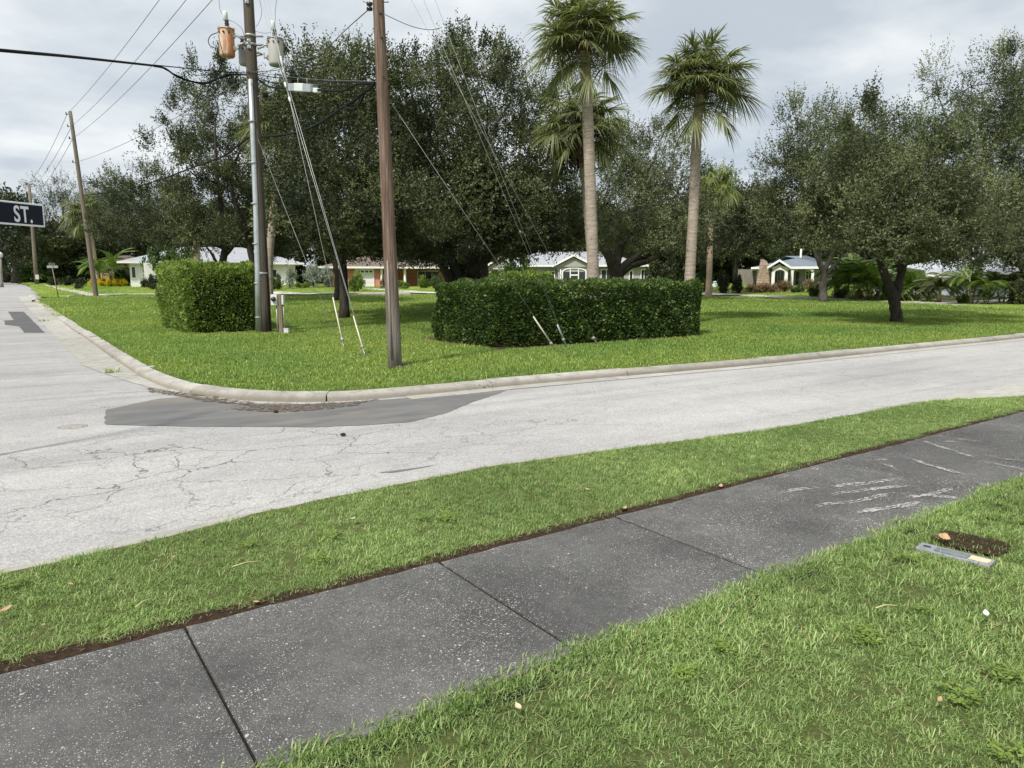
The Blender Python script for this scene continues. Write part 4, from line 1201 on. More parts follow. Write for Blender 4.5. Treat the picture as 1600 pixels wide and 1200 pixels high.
oak('oak_tree', 'tall oak leaning in from the right edge of the photo', Gp(1632, 474),
    [(1565, 128, 46, 42, 0, .8), (1545, 175, 50, 45), (1600, 160, 55, 55), (1462, 125, 20, 42, 0, .45), (1470, 175, 40, 40, 0, .8), (1520, 230, 62, 52), (1590, 245, 65, 60), (1650, 200, 60, 80), (1640, 300, 70, 60), (1560, 310, 55, 45), (1680, 350, 60, 50), (1600, 100, 25, 28, 0, .5)],
    [[(1632, 474, .3), (1618, 445, .26), (1596, 412, .24), (1580, 385, .2), (1560, 330, .15), (1540, 240, .1), (1530, 180, .06)], [(1596, 412, .17), (1610, 380, .15), (1630, 320, .11), (1620, 220, .07)], [(1545, 250, .07), (1490, 215, .05), (1466, 150, .03)]],
    'oak_b', 110, 9500, (0.11, 0.053), 0.65, 11)
oak('oak_tree', 'massive dark tree with a thick trunk by the far left kerb', Gp(28, 441.5),
    [(20, 380, 60, 45), (70, 370, 50, 45), (-30, 360, 60, 60), (40, 400, 45, 22), (10, 340, 50, 30)], [[(28, 441.5, 1.0), (28, 425, .85), (26, 405, .7), (20, 380, .4)], [(30, 420, .5), (45, 400, .35), (60, 380, .2)]], 'far', 111, 3800, (0.26, 0.12), 1.0, 10)
oak('oak_tree', 'tall round topped tree behind the street sign at far left', Gp(105, 441),
    [(95, 300, 42, 26, 0, .8), (125, 325, 48, 36), (85, 335, 36, 36), (150, 365, 50, 40), (100, 385, 55, 30), (150, 330, 40, 30), (125, 405, 50, 22, 0, .8)], [[(105, 441, .5), (103, 410, .4), (100, 370, .3), (98, 320, .15)], [(104, 405, .3), (125, 370, .2), (140, 340, .1)]], 'far', 112, 4200, (0.22, 0.10), 0.9, 10)
oak('oak_tree', 'broad dark oak reaching over the orange house roof', Gp(215, 443),
    [(200, 325, 55, 32), (240, 350, 55, 34), (170, 360, 48, 34), (215, 385, 65, 22), (265, 320, 45, 32), (275, 375, 55, 28)], [[(215, 443, .4), (214, 415, .35), (212, 380, .25), (210, 340, .12)]], 'far', 113, 3600, (0.2, 0.09), 0.9, 10)

# background wood behind the houses: three crown meshes shared by many separate trees
bgmesh = []
for k in range(3):
    r = np.random.default_rng(200 + k)
    lobes = []
    for i in range(9):
        a = r.uniform(0, 6.28); q = r.uniform(0.0, 0.55)
        lobes.append(((q * math.cos(a), q * math.sin(a), r.uniform(0.38, 0.86)), (r.uniform(.22, .36), r.uniform(.22, .36), r.uniform(.13, .22)), 1.0))
    lobes = [(tuple(np.array(c) * 10), tuple(np.array(d_) * 10), w) for c, d_, w in lobes]
    me, _ = crown_mesh('background_crown', lobes, M['far'], r, 1700, 8, (0.40, 0.20), 1.0, 0.32)
    mb = MB(); mb.tube([(0, 0, -.5), (.1, 0, 2), (0, .1, 4.5), (.2, 0, 7)], [.42, .3, .24, .1], 8)
    for c, d_, w in lobes: mb.tube([(0, 0, 3.4), (c[0] * .5, c[1] * .5, 3.4 + (c[2] - 3.4) * .6), c], [.16, .1, .04], 5)
    bgmesh.append((me, mb.mesh('background_trunk', M['bark'])))
rb = random.Random(77)
bg_spec = [(-30, 300, 95), (60, 352, 120), (170, 330, 100), (255, 335, 96), (300, 345, 88), (345, 340, 92), (410, 320, 92), (470, 335, 96), (520, 330, 88), (575, 335, 95), (630, 340, 92), (690, 335, 94), (745, 340, 98), (800, 335, 94), (850, 335, 96), (905, 320, 98), (950, 340, 96), (1005, 330, 98),
           (1060, 318, 95), (1105, 315, 98), (1150, 330, 92), (1195, 315, 96), (1245, 330, 90), (1300, 335, 84), (1350, 345, 74), (1410, 345, 72), (1460, 340, 74), (1520, 345, 72), (1580, 320, 74), (1640, 300, 76), (220, 350, 112), (390, 350, 110), (560, 350, 115), (720, 355, 112), (890, 350, 118), (1030, 350, 115), (1140, 350, 112), (1210, 345, 112), (1270, 355, 110), (1340, 350, 105), (120, 350, 130), (10, 360, 150), (40, 380, 190)]
for i, (u, v, d) in enumerate(bg_spec):
    p = PD(u, HV, d); p.z = Zg(p.x, p.y) + LAWN - .05
    H_ = EYE + (HV - v) * d / 1131 - p.z
    me, tm = bgmesh[i % 3]
    lm = [(60, 'at the end of the side street'), (150, 'behind the far street sign'), (255, 'behind the orange house'), (480, 'behind the white house'), (700, 'behind the coral house'), (1010, 'behind the grey house'), (1160, 'behind the thin tan palm'), (1310, 'behind the porch house'), (9999, 'behind the pale blue house')]
    where = [w_ for lim_, w_ in lm if u <= lim_][0]
    t = thing('background_tree', ('dark leafy tree ' if d < 105 else 'farthest dim tree ') + where, 'tree', p, rb.uniform(0, 6.28), 'trees ' + where)
    s_ = H_ / 9.6
    t.scale = (s_ * rb.uniform(.95, 1.25), s_ * rb.uniform(.95, 1.25), s_)
    link('crown', me, t); link('trunk', tm, t)

# ------------------------------------------------------------------ hedges
def hedge(name, label, x0, x1, y0, y1, z1, m, seed, dens, leaf, taper=0.25, round_=0.25):
    r = np.random.default_rng(seed)
    root = thing(name, label, 'hedge', ((x0 + x1) / 2, (y0 + y1) / 2, LAWN))
    ox, oy = (x0 + x1) / 2, (y0 + y1) / 2
    hx, hy, hz = (x1 - x0) / 2, (y1 - y0) / 2, z1 - LAWN
    fr_ = [('y', -1, 2 * hx * hz), ('x', -1, 2 * hy * hz), ('x', 1, 2 * hy * hz), ('y', 1, 2 * hx * hz * .4), ('z', 1, 4 * hx * hy)]
    P_, O_ = [], []
    for ax, sg, area in fr_:
        n = int(area * dens)
        a = r.uniform(-1, 1, n); b = r.uniform(0, 1, n); dep = r.exponential(0.07, n).clip(0, .3) - 0.03
        if ax == 'y':
            p = np.stack([a * hx, sg * (hy - dep), b * hz], 1); o = np.tile([0, sg, 0.25], (n, 1))
        elif ax == 'x':
            p = np.stack([sg * (hx - dep), a * hy, b * hz], 1); o = np.tile([sg, 0, 0.25], (n, 1))
        else:
            b = r.uniform(-1, 1, n); p = np.stack([a * hx, b * hy, hz - dep * .8], 1); o = np.tile([0, 0, 1.0], (n, 1))
        P_.append(p); O_.append(o.astype(float))
    p = np.concatenate(P_); o = np.concatenate(O_)
    # slightly domed corners, undercut foot, lumpy surface
    f = p[:, 2] / hz
    sh = 1 - taper * np.clip((0.42 - f) / 0.42, 0, 1) ** 1.5 * 0.5
    ex = np.abs(p[:, 0]) / hx; ey = np.abs(p[:, 1]) / hy
    cor = np.clip(ex - (1 - round_ / hx), 0, 1) * hx * np.clip(ey - (1 - round_ / hy), 0, 1) * hy
    sink = cor / max(round_, 1e-3) * 0.9
    lump = 0.055 * (np.sin(p[:, 0] * 3.1 + p[:, 2] * 2.3 + seed) + np.sin(p[:, 1] * 2.7 - p[:, 2] * 3.7) + np.sin(p[:, 0] * 7.3 - p[:, 1] * 5.1 + p[:, 2] * 6))
    p[:, 0] -= np.sign(p[:, 0]) * (hx * 0 + 0.16 * (1 - sh) * 4 * taper / .25 * ex + sink * .6 * ex)
    p[:, 1] -= np.sign(p[:, 1]) * (0.16 * (1 - sh) * 4 * taper / .25 * ey + sink * .6 * ey)
    p += o * lump[:, None] * 0.7
    edge = np.clip(np.maximum(ex, ey) - 0.93, 0, .07) / .07
    p[:, 2] -= np.where(f > .85, edge * 0.05, 0) * 1.0
    N = len(p)
    # clumped sprays
    K = N // 14
    ci = r.integers(0, K, N); kt = r.normal(0.42, 0.2, K); kd = r.normal(size=(K, 3)) * 0.4
    d = unit(o * 0.75 + r.normal(size=(N, 3)) * 0.65 + np.array([0, 0, .2]))
    cell = (np.floor(p[:, 0] * 9) * 73 + np.floor(p[:, 1] * 9) * 151 + np.floor(p[:, 2] * 9) * 283).astype(int) % K
    tint = kt[cell] + r.normal(0, .13, N) + np.where(f > .9, 0.12, 0)  # top rim tinted lighter: sunlight put into the leaf colour
    V = leaves(p, d, leaf[0] * r.uniform(.6, 1.25, N), leaf[1] * r.uniform(.7, 1.25, N), r)
    link('foliage', quads_mesh(name + '_foliage', V, tint, M[m]), root)
    # solid dark core added inside the leaves so no light comes through
    mb = MB(); g = 0.24 if round_ < .4 else 0.40
    nx, ny, nz = 14, 10, 6
    bm = bmesh.new(); bmesh.ops.create_cube(bm, size=2)
    bmesh.ops.subdivide_edges(bm, edges=bm.edges[:], cuts=6, use_grid_fill=True)
    rr = random.Random(seed)
    for q in bm.verts:
        fz = (q.co.z + 1) / 2; tp = 1 - 0.10 * max(0, .4 - fz) / .4
        q.co = Vector((q.co.x * (hx - g) * tp + rr.uniform(-.04, .04), q.co.y * (hy - g) * tp + rr.uniform(-.04, .04), -0.05 + fz * (hz - g) + rr.uniform(-.03, .03)))
    me = bpy.data.meshes.new('infill'); bm.to_mesh(me); bm.free(); me.materials.append(M['core'])
    link('infill', me, root)
    return root
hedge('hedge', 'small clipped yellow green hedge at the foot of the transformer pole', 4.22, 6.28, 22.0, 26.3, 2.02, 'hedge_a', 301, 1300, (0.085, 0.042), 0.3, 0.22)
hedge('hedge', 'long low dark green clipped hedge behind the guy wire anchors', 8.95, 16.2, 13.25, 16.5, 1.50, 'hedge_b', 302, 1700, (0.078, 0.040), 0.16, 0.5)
HB = PD(815, HV, 27)
hedge('hedge', 'rounded bright hedge top showing just above the long dark hedge', HB.x - 1.1, HB.x + 1.1, HB.y - .7, HB.y + .7, 1.82, 'hedge_a', 303, 700, (0.10, 0.05), 0.2, 0.3)

# ------------------------------------------------------------------ palms
def ribbon(vs_, fs_, tint, pts, w, side, t):
    b = len(vs_)
    for q, ww in zip(pts[:-1], w[:-1]):
        vs_.append(q - side * ww); vs_.append(q + side * ww); tint += [t, t]
    vs_.append(pts[-1]); tint.append(t)
    n = len(pts) - 1
    for i in range(n - 1): fs_.append((b + 2 * i, b + 2 * i + 1, b + 2 * i + 3, b + 2 * i + 2))
    fs_.append((b + 2 * n - 2, b + 2 * n - 1, b + 2 * n))
def tinted(name, vs_, fs_, tint, m):
    me = bpy.data.meshes.new(name); me.from_pydata([tuple(v) for v in vs_], [], fs_)
    at = me.attributes.new('tint', 'FLOAT', 'POINT'); at.data.foreach_set('value', np.array(tint, np.float32))
    me.materials.append(m); me.update(); return me
def fan_frond(seed, m, el, pet=0.76, blade=0.92, n=52, droop=0.6, tone=0.45):
    """one fan leaf held at elevation el, hanging under its own weight; local x points outward"""
    r = random.Random(seed); vs_, fs_, ti = [], [], []
    R = Matrix.Rotation(-el, 3, 'Y'); Z = Vector((0, 0, 1)); ce = math.cos(el)
    roll = Matrix.Rotation(r.uniform(-.55, .55), 3, 'X')
    def costa(s):
        q = R @ Vector((s, 0, 0))
        return q - Z * (0.16 * s ** 2.2 * (0.4 + ce))
    pts = [costa(pet * i / 5) for i in range(6)]
    b = len(vs_)
    for i, q in enumerate(pts):
        w = 0.028 - .003 * i
        for a in ((0, -w, 0), (0, 0, w * .7), (0, w, 0), (0, 0, -w * .7)): vs_.append(q + Vector(a)); ti.append(0.7)
    for i in range(5):
        for k in range(4): fs_.append((b + i * 4 + k, b + i * 4 + (k + 1) % 4, b + i * 4 + 4 + (k + 1) % 4, b + i * 4 + 4 + k))
    fold = r.uniform(.10, .35)
    for i in range(n):
        f_ = i / (n - 1); sgn = -1 if i % 2 else 1
        s = pet + 0.45 * f_ ** 1.1
        p0 = costa(s)
        ang = sgn * (math.radians(128) * (1 - f_) ** 0.85 + r.uniform(-.05, .05))
        d = R @ (roll @ Vector((math.cos(ang), math.sin(ang), fold * abs(math.sin(ang)) + r.uniform(-.08, .08)))).normalized()
        d = (d - Z * .18 * f_).normalized()
        Ln = blade * (0.74 + 0.26 * math.sin(math.pi * min(1, .25 + f_ * .7))) * r.uniform(.86, 1.1)
        dr = droop * r.uniform(.55, 1.35)
        q = [p0 + d * Ln * t - Z * dr * t ** 2.0 * Ln * (0.45 + 0.55 * abs(math.cos(math.asin(max(-1, min(1, d.z)))))) for t in (0, .3, .6, .82, 1)]
        side = d.cross(Z)
        side = side.normalized() if side.length > .05 else Vector((0, 1, 0))
        side = (side + Z * r.uniform(-.6, .6)).normalized()
        ribbon(vs_, fs_, ti, q, [.010, .020, .016, .009, 0], side, tone + r.uniform(-.25, .32))
    return tinted('frond', vs_, fs_, ti, m)
ELS = [80, 62, 45, 28, 12, -4, -20, -38, -60]
def fan_set(m, seed, droop, tone, nv=2, **k):
    return [(math.radians(e), [fan_frond(seed + 10 * j + i, m, math.radians(e), droop=droop, tone=tone, **k) for j in range(nv)]) for i, e in enumerate(ELS)]
FAN = fan_set(M['palm'], 1000, .58, .42)
FANY = fan_set(M['palm_yel'], 2000, .95, .5)
def sabal(label, axis, radius, nf, fronds, seed, trunk_m, fs=1.0, boots=False, lo=-62, group='tall cabbage palms', spread=1.0):
    """axis: trunk points base to crown"""
    r = random.Random(seed)
    base = Vector(axis[0]); root = thing('palm_tree', label, 'palm tree', base)
    pts = []
    for a, b in zip(axis[:-1], axis[1:]):
        n = max(2, int((Vector(b) - Vector(a)).length / 0.11))
        pts += [Vector(a).lerp(Vector(b), i / n) - base for i in range(n)]
    pts.append(Vector(axis[-1]) - base)
    L = len(pts)
    rad = [radius * (1.28 - .28 * min(1, i / (L * .12))) * (1 - .14 * i / L) * (1 + (.035 if i % 2 else -.02) + r.uniform(-.015, .015)) for i in range(L)]
    mb = MB(); mb.tube([pts[0] - Vector((0, 0, .15))] + pts, [rad[0] * 1.1] + rad, 14)
    mb.build('trunk', M[trunk_m], root)
    top = pts[-1]
    bt = MB()
    nb = 60 if boots else 22
    ext = 1.7 if boots else 0.42
    for i in range(nb):
        a = i * 2.4 + r.uniform(-.2, .2); z = -ext + (ext + (.25 if boots else .02)) * i / nb
        c = top + Vector((0, 0, z)); o = Vector((math.cos(a), math.sin(a), 0)); s_ = Vector((-math.sin(a), math.cos(a), 0))
        rr = radius * 1.0; ln = r.uniform(.28, .45)
        p0, p1 = c + o * rr * .7, c + o * (rr + .14) + Vector((0, 0, ln))
        w0, w1 = .10, .045
        bt.add([p0 - s_ * w0, p0 + s_ * w0, p1 + s_ * w1, p1 - s_ * w1, p0 + o * .05 - s_ * w0 * .6, p0 + o * .05 + s_ * w0 * .6, p1 + o * .03 + s_ * w1 * .6, p1 + o * .03 - s_ * w1 * .6],
               [(0, 1, 2, 3), (4, 5, 6, 7), (0, 1, 5, 4), (1, 2, 6, 5), (2, 3, 7, 6), (3, 0, 4, 7)])
    bt.build('leaf_bases', M['boot'], root)
    hi_, lo_ = math.sin(math.radians(84)), math.sin(math.radians(lo))
    for i in range(nf):
        f_ = (i + .5) / nf
        el = math.asin(max(-1, min(1, hi_ + (lo_ - hi_) * f_ + r.uniform(-.10, .10))))
        if nf > 30 and i >= nf - 5: el = math.radians(r.uniform(-46, -32))
        az = i * 2.39996 + r.uniform(-.35, .35)
        cls = min(fronds, key=lambda q: abs(q[0] - el))
        o = link('frond', cls[1][r.randrange(len(cls[1]))], root)
        o.location = top + Vector((0, 0, 0.16 - 0.30 * f_))
        o.rotation_euler = (0, -(el - cls[0]), az)
        k = fs * r.uniform(.84, 1.1); o.scale = (k, k, k)
    return root
def axis_px(px, d, base_off=LAWN):
    out = [PD(u, v, d) for u, v in px]
    b = PD(px[0][0], HV, d); out[0].z = Zg(out[0].x, out[0].y) + base_off
    return out
sabal('tallest palm with thick bushy crown cut by the top of the photo', axis_px([(929, 500), (926, 400), (921, 250), (917, 150), (912, 62)], 22.5), .185, 50, FAN, 1, 'palm_trunk', 1.04, False, -8)
sabal('tall palm with rounded crown on a leaning grey trunk beside the hedge end', axis_px([(1074, 500), (1078, 430), (1085, 300), (1089, 200), (1095, 132)], 25), .185, 50, FAN, 2, 'palm_trunk', 1.08, False, -10)
sabal('shorter palm with red brown leaf bases behind the tallest palm', axis_px([(930, 478), (926, 400), (918, 300), (907, 195)], 29), .24, 40, FAN, 3, 'palm_trunk', 1.16, True, -22)
sabal('thin palm with tan trunk and yellowish drooping crown', axis_px([(1107, 463), (1109, 400), (1111, 330), (1122, 285)], 49), .20, 30, FANY, 4, 'palm_trunk_pink', 0.98, False, -60)
sabal('palm half hidden in the oak behind the transformer pole', axis_px([(420, 470), (421, 400), (429, 300), (440, 190)], 38), .2, 34, FAN, 5, 'palm_trunk', 1.25, False, -50)
sabal('palm with hanging brown skirt behind the far left pole', axis_px([(152, 442), (150, 420), (143, 370), (134, 330)], 84), .25, 36, FAN, 6, 'palm_trunk_pink', 1.7, False, -80)
sabal('short stout palm trunk standing in front of the white house', axis_px([(309, 445), (308, 410), (307, 385), (306, 350)], 60), .28, 26, FAN, 7, 'palm_trunk', 1.1, False, -30)

def pinnate(seed, m, L=1.7, n=30, arch=0.9, lf=0.42, tone=.45):
    r = random.Random(seed); vs_, fs_, ti = [], [], []
    Z = Vector((0, 0, 1))
    def rib(t): return Vector((L * t * (1 - .18 * t), 0, L * (0.30 * t - arch * .55 * t ** 2.4)))
    b = 0
    for i in range(8):
        q = rib(i / 7); w = .016 * (1 - i / 9)
        for a in ((0, -w, 0), (0, 0, w), (0, w, 0)): vs_.append(q + Vector(a)); ti.append(.9)
    for i in range(7):
        for k in range(3): fs_.append((i * 3 + k, i * 3 + (k + 1) % 3, i * 3 + 3 + (k + 1) % 3, i * 3 + 3 + k))
    for i in range(n):
        t = .18 + .82 * i / (n - 1); p0 = rib(t); tan = (rib(min(t + .02, 1.02)) - rib(t - .02)).normalized()
        for sg in (-1, 1):
            d = (tan * .75 + Vector((0, sg, 0)) * .8 + Z * .28).normalized()
            l_ = lf * (.55 + .6 * math.sin(math.pi * min(1, .12 + t * .82))) * r.uniform(.85, 1.1)
            q = [p0 + d * l_ * k + Vector((0, 0, -.35 * l_ * k * k)) for k in (0, .4, .75, 1)]
            ribbon(vs_, fs_, ti, q, [.008, .019, .014, 0], d.cross(Z).normalized(), tone + r.uniform(-.25, .35))
    return tinted('frond', vs_, fs_, ti, m)
PIN = [pinnate(s, M['areca'], 1.7, 28, .8 + .2 * (s % 3), .42, .42) for s in (11, 12, 13)]
PIND = [pinnate(s, M['palm'], 1.5, 30, 1.2, .30, .3) for s in (14, 15)]
M['cane'] = simple('palm_canes', (0.26, 0.22, 0.13), 0.7, 0.25, 6)
def clump(label, base, h, nf, fronds, seed, canes=6, spread=.45, name='garden_palm', fsc=1.0, thick=.035, lo=0):
    r = random.Random(seed); root = thing(name, label, 'palm', base)
    tips = []
    mb = MB()
    for i in range(canes):
        a = i * 2.4; q = spread * math.sqrt((i + .4) / canes); hh = h * r.uniform(.55, 1.0)
        p0 = Vector((math.cos(a) * q * .4, math.sin(a) * q * .4, -.05)); p1 = Vector((math.cos(a) * q * 1.2, math.sin(a) * q * 1.2, hh))
        mb.tube([p0, p0.lerp(p1, .5) + Vector((0, 0, .05)), p1], [thick, thick * .85, thick * .6], 6); tips.append(p1)
    mb.build('stems', M['cane'], root)
    for i in range(nf):
        o = link('frond', fronds[r.randrange(len(fronds))], root); tp = tips[i % len(tips)]
        o.location = tp - Vector((0, 0, r.uniform(0, .15)))
        o.rotation_euler = (r.uniform(-.3, .3), -math.radians(r.uniform(lo + 5, 70)), i * 2.39996 + r.uniform(-.4, .4))
        k = fsc * r.uniform(.75, 1.1); o.scale = (k, k, k)
    return root
def L0(u, v): return G(u, v, LAWN)
clump('tall leafy palm clump left of the forked oak, next to the orange leaves', L0(1330, 466), 1.3, 60, PIN, 51, 9, .9, fsc=1.45, lo=-15)
clump('leafy palm clump between the orange leaves and the forked oak trunk', L0(1360, 468), 1.0, 50, PIN, 52, 8, .8, fsc=1.5, lo=-15)
clump('small arching palm just right of the forked oak trunk', L0(1428, 470), 0.9, 44, PIN, 53, 7, .6, fsc=1.2, lo=-15)
clump('round date palm with a short stout stem in the mulch bed', L0(1467, 472), .75, 44, PIND, 54, 1, .02, 'garden_palm', 1.0, .12)
clump('palm with tan splayed stems in front of the pale house wall', L0(1518, 474), 1.5, 36, PIN, 55, 5, .8, fsc=.95, thick=.055, lo=-15)
clump('drooping dark palm at the right end of the mulch bed', L0(1567, 472), 1.2, 40, PIND, 56, 4, .7, fsc=1.25, thick=.05)
clump('low palm tuft between date palm and splayed stems', L0(1540, 474), .5, 20, PIN, 57, 3, .2, fsc=.6)
clump('palm clump at the far right corner of the planting bed', L0(1605, 474), 1.3, 30, PIND, 58, 5, .5, fsc=1.2)
clump('low leafy palm hiding the pale wall behind the forked trunk', L0(1398, 466), 0.8, 44, PIN, 59, 7, .8, fsc=1.2, lo=-15)
clump('slender garden palm in front of the orange house', L0(176, 447), 2.2, 16, PIN, 60, 3, .5, fsc=1.7, thick=.06)
clump('lower yellowish garden palm left of the orange house door', L0(160, 446), 1.3, 14, PIN, 61, 3, .5, fsc=1.5)

# ------------------------------------------------------------------ shrubs
def shrub_mesh(name, m, seed, leaf=(.10, .05), sprigs=420, flat=.6):
    r = np.random.default_rng(seed)
    lobes = [((r.uniform(-.35, .35), r.uniform(-.35, .35), flat * r.uniform(.45, .7)), (r.uniform(.38, .6), r.uniform(.38, .6), flat * r.uniform(.4, .55)), 1) for _ in range(5)]
    me, _ = crown_mesh(name, lobes, M[m], r, sprigs, 9, leaf, .22, .3, (.4, 1.0), .5)
    mb = MB()
    for c, d_, w in lobes: mb.tube([(0, 0, -.05), (c[0] * .5, c[1] * .5, c[2] * .5), c], [.03, .022, .01], 5)
    return me, mb.mesh(name + '_stems', M['bark'])
SH = {k: shrub_mesh('shrub_' + k, k2, s, lf, ns, fl) for k, k2, s, lf, ns, fl in (('shrub', 'shrub', 1, (.12, .06), 420, .6), ('hedge_b', 'hedge_b', 2, (.12, .06), 420, .6), ('silver', 'silver', 3, (.10, .035), 420, .9), ('yellow', 'yellow', 4, (.13, .07), 300, .45), ('red', 'red', 5, (.11, .05), 420, .6), ('orange', 'orange', 6, (.3, .12), 60, .8), ('hedge_a', 'hedge_a', 7, (.12, .06), 420, .6), ('far', 'far', 8, (.13, .06), 420, .7))}
def shrub(kind, label, u, v, w, hgt, group=None, seed=0, name='shrub'):
    p = L0(u, v); me, st = SH[kind]
    t = thing(name, label, 'shrub', p, seed * 1.3, group)
    s = w / 1131 * depth(p); hz = hgt / 1131 * depth(p)
    t.scale = (s * .55, s * .55, hz / {'silver': 1.25, 'yellow': .62, 'orange': 1.1}.get(kind, .85))
    link('foliage', me, t); link('stems', st, t)
    return t
for i in range(9):
    shrub('yellow', 'bright yellow leaved plant in the bed left of the white house', 144 + i * 6.2, 447.2 - (i % 2) * .8, 11, 8.5, 'yellow plants in the bed by the white house', i, 'yellow_plant')
shrub('hedge_b', 'dark green rounded shrub behind the yellow bed', 188, 446, 34, 22, None, 1)
shrub('far', 'low dark shrub at the white house corner', 227, 449, 20, 12, None, 2)
shrub('far', 'shaggy dark shrub touching the small hedge at its left', 240, 452, 22, 18, None, 3)
shrub('shrub', 'tall bushy green shrub against the white house front', 254, 448, 62, 52, None, 4)
shrub('shrub', 'tall olive green shrub above the small hedge', 281, 448, 70, 62, None, 5)
for i, (u, v, w, q) in enumerate([(85, 446, 22, 10), (105, 446.5, 22, 11), (125, 447, 22, 10), (122, 451.5, 14, 6)]):
    shrub('far', 'low dark shrub in the row along the far path', u, v, w, q, 'low shrubs along the far path', i)
shrub('silver', 'silvery bush at the right corner of the white house', 453, 451, 28, 36, None, 6)
shrub('shrub', 'broad leaved green plant below the silvery bush', 432, 452, 28, 20, None, 7)
shrub('silver', 'silvery grey tree bush left of the coral house', 490, 449, 40, 36, None, 8)
shrub('silver', 'second silvery bush nearer to the coral wall', 512, 449, 34, 34, None, 9)
shrub('hedge_a', 'low yellow edged plant under the silvery tree', 468, 449.5, 14, 8, None, 10, 'yellow_plant')
shrub('hedge_a', 'yellow green plant left of the silvery tree stem', 478, 449.5, 14, 8, None, 11, 'yellow_plant')
shrub('hedge_a', 'bright green shrub left of the white garage door', 553, 455, 30, 28, None, 12)
shrub('red', 'dark reddish shrub beside the porch of the coral house', 600, 450, 13, 20, None, 13)
shrub('hedge_a', 'pale variegated shrub below the porch column', 632, 451, 24, 12, None, 14)
shrub('hedge_a', 'pale clipped shrub right of the coral porch', 664, 450, 22, 18, None, 15)
shrub('shrub', 'olive shrub at the left end of the long hedge', 683, 450, 24, 18, None, 16)
shrub('red', 'low reddish shrub left of the stone chimney', 1177, 457, 36, 14, None, 17)
shrub('red', 'reddish flowering shrub in front of the first porch arch', 1221, 456, 28, 18, None, 18)
shrub('red', 'reddish shrub under the right porch column', 1270, 457, 32, 20, None, 19)
shrub('shrub', 'low green shrub between the porch shrubs', 1247, 457, 24, 10, None, 20)
shrub('shrub', 'silvery green shrub left of the grey barked oak', 1273, 463, 22, 16, None, 21)
shrub('red', 'dull reddish shrub beside the stone chimney foot', 1199, 457, 28, 14, None, 22)
shrub('far', 'dark shrub with red stems behind the thin palm', 1130, 458, 24, 26, None, 23)
shrub('far', 'dark shrub at the foot of the board fence', 1153, 458, 20, 22, None, 24)
shrub('silver', 'white flowered plants on the low pale wall', 1098, 455, 20, 8, None, 25)
shrub('hedge_b', 'upright green shrub behind the hedge end', 1098, 456, 30, 44, None, 26)
shrub('orange', 'orange red leaved plant among the right palms', 1341, 466, 14, 17, None, 27, 'orange_plant')
shrub('shrub', 'leafy low shrub at the foot of the tall palm clump', 1312, 466, 30, 18, None, 28)
shrub('shrub', 'green shrub by the stems of the splayed palm', 1505, 474, 20, 14, None, 29)
shrub('far', 'black green shrub at the right edge under the leaning oak', 1590, 475, 40, 30, None, 30)
shrub('shrub', 'bushy pale shrub in front of the grey gable', 812, 452, 60, 44, None, 31)
shrub('far', 'dark shrub right of the grey house window', 1030, 452, 50, 40, None, 32)

# undergrowth closing the view under the far crowns
ru = random.Random(31)
for i, u in enumerate(list(range(-60, 70, 16)) + list(range(70, 1000, 42)) + list(range(1010, 1180, 20)) + list(range(1190, 1640, 45))):
    d_ = ru.uniform(150, 185) if u < 70 else ru.uniform(92, 112)
    p = PD(u, HV, d_); p.z = Zg(p.x, p.y) + LAWN - .05
    me, st = SH['far' if i % 3 else 'hedge_b']
    t = thing('undergrowth_shrub', 'dark shrub in the undergrowth below the far trees', 'shrub', p, i * 1.7, 'undergrowth below the far trees')
    w_ = ru.uniform(3.2, 4.6); t.scale = (w_, w_, ru.uniform(3.0, 4.6))
    link('foliage', me, t); link('stems', st, t)
# ------------------------------------------------------------------ utility poles
def catmull(pts, n=8):
    P_ = [Vector(p) for p in pts]
    if len(P_) == 2: return [P_[0].lerp(P_[1], i / n) for i in range(n + 1)]
    out = []
    for i in range(len(P_) - 1):
        p0 = P_[max(i - 1, 0)]; p1 = P_[i]; p2 = P_[i + 1]; p3 = P_[min(i + 2, len(P_) - 1)]
        for j in range(n):
            t = j / n
            out.append(0.5 * ((2 * p1) + (p2 - p0) * t + (2 * p0 - 5 * p1 + 4 * p2 - p3) * t * t + (3 * p1 - p0 - 3 * p2 + p3) * t ** 3))
    out.append(P_[-1]); return out
def cable(label, pts, r, m='wire', cat='overhead wire', name='overhead_wire', sag=0.0, group=None, n=8):
    if sag:
        a, b = Vector(pts[0]), Vector(pts[1])
        pts = [a.lerp(b, i / 16) - Vector((0, 0, sag * 4 * (i / 16) * (1 - i / 16))) for i in range(17)]
    else: pts = catmull(pts, n)
    root = pts[0].copy()
    mb = MB(); mb.tube([p - root for p in pts], r, 6)
    o = mb.build(name, M[m]); o.location = root
    return tag(o, label, cat, group)
def axis_at(a, b, z): return a.lerp(b, (z - a.z) / (b.z - a.z))
def pole(label, base_px, top_px, r0, r1, H_, m, d=None, parts=None, z_off=LAWN):
    b = G(*base_px, z_off); d = depth(b)
    t = PD(*top_px, d)
    t = axis_at(b, t, b.z + H_)
    root = thing('utility_pole', label, 'utility pole', b)
    mb = MB(); n = 18
    pts = [Vector((0, 0, 0)).lerp(t - b, i / n) for i in range(n + 1)]
    pts[0] = pts[0] - (pts[1] - pts[0]).normalized() * .3
    rd = [r0 + (r1 - r0) * i / n for i in range(n + 1)]
    mb.tube(pts, rd, 18, True, True, 0, lambda i, k: 1 + .018 * math.sin(k * 4.1 + i * .3) + .012 * math.sin(k * 9))
    sh = mb.build('shaft', M[m], root)
    return root, b, t, d
LP, LPb, LPt, LPd = pole('grey wooden transformer pole with a steel conduit, behind the small hedge', (415, 519), (388, 0), .182, .122, 12.9, 'pole_grey')
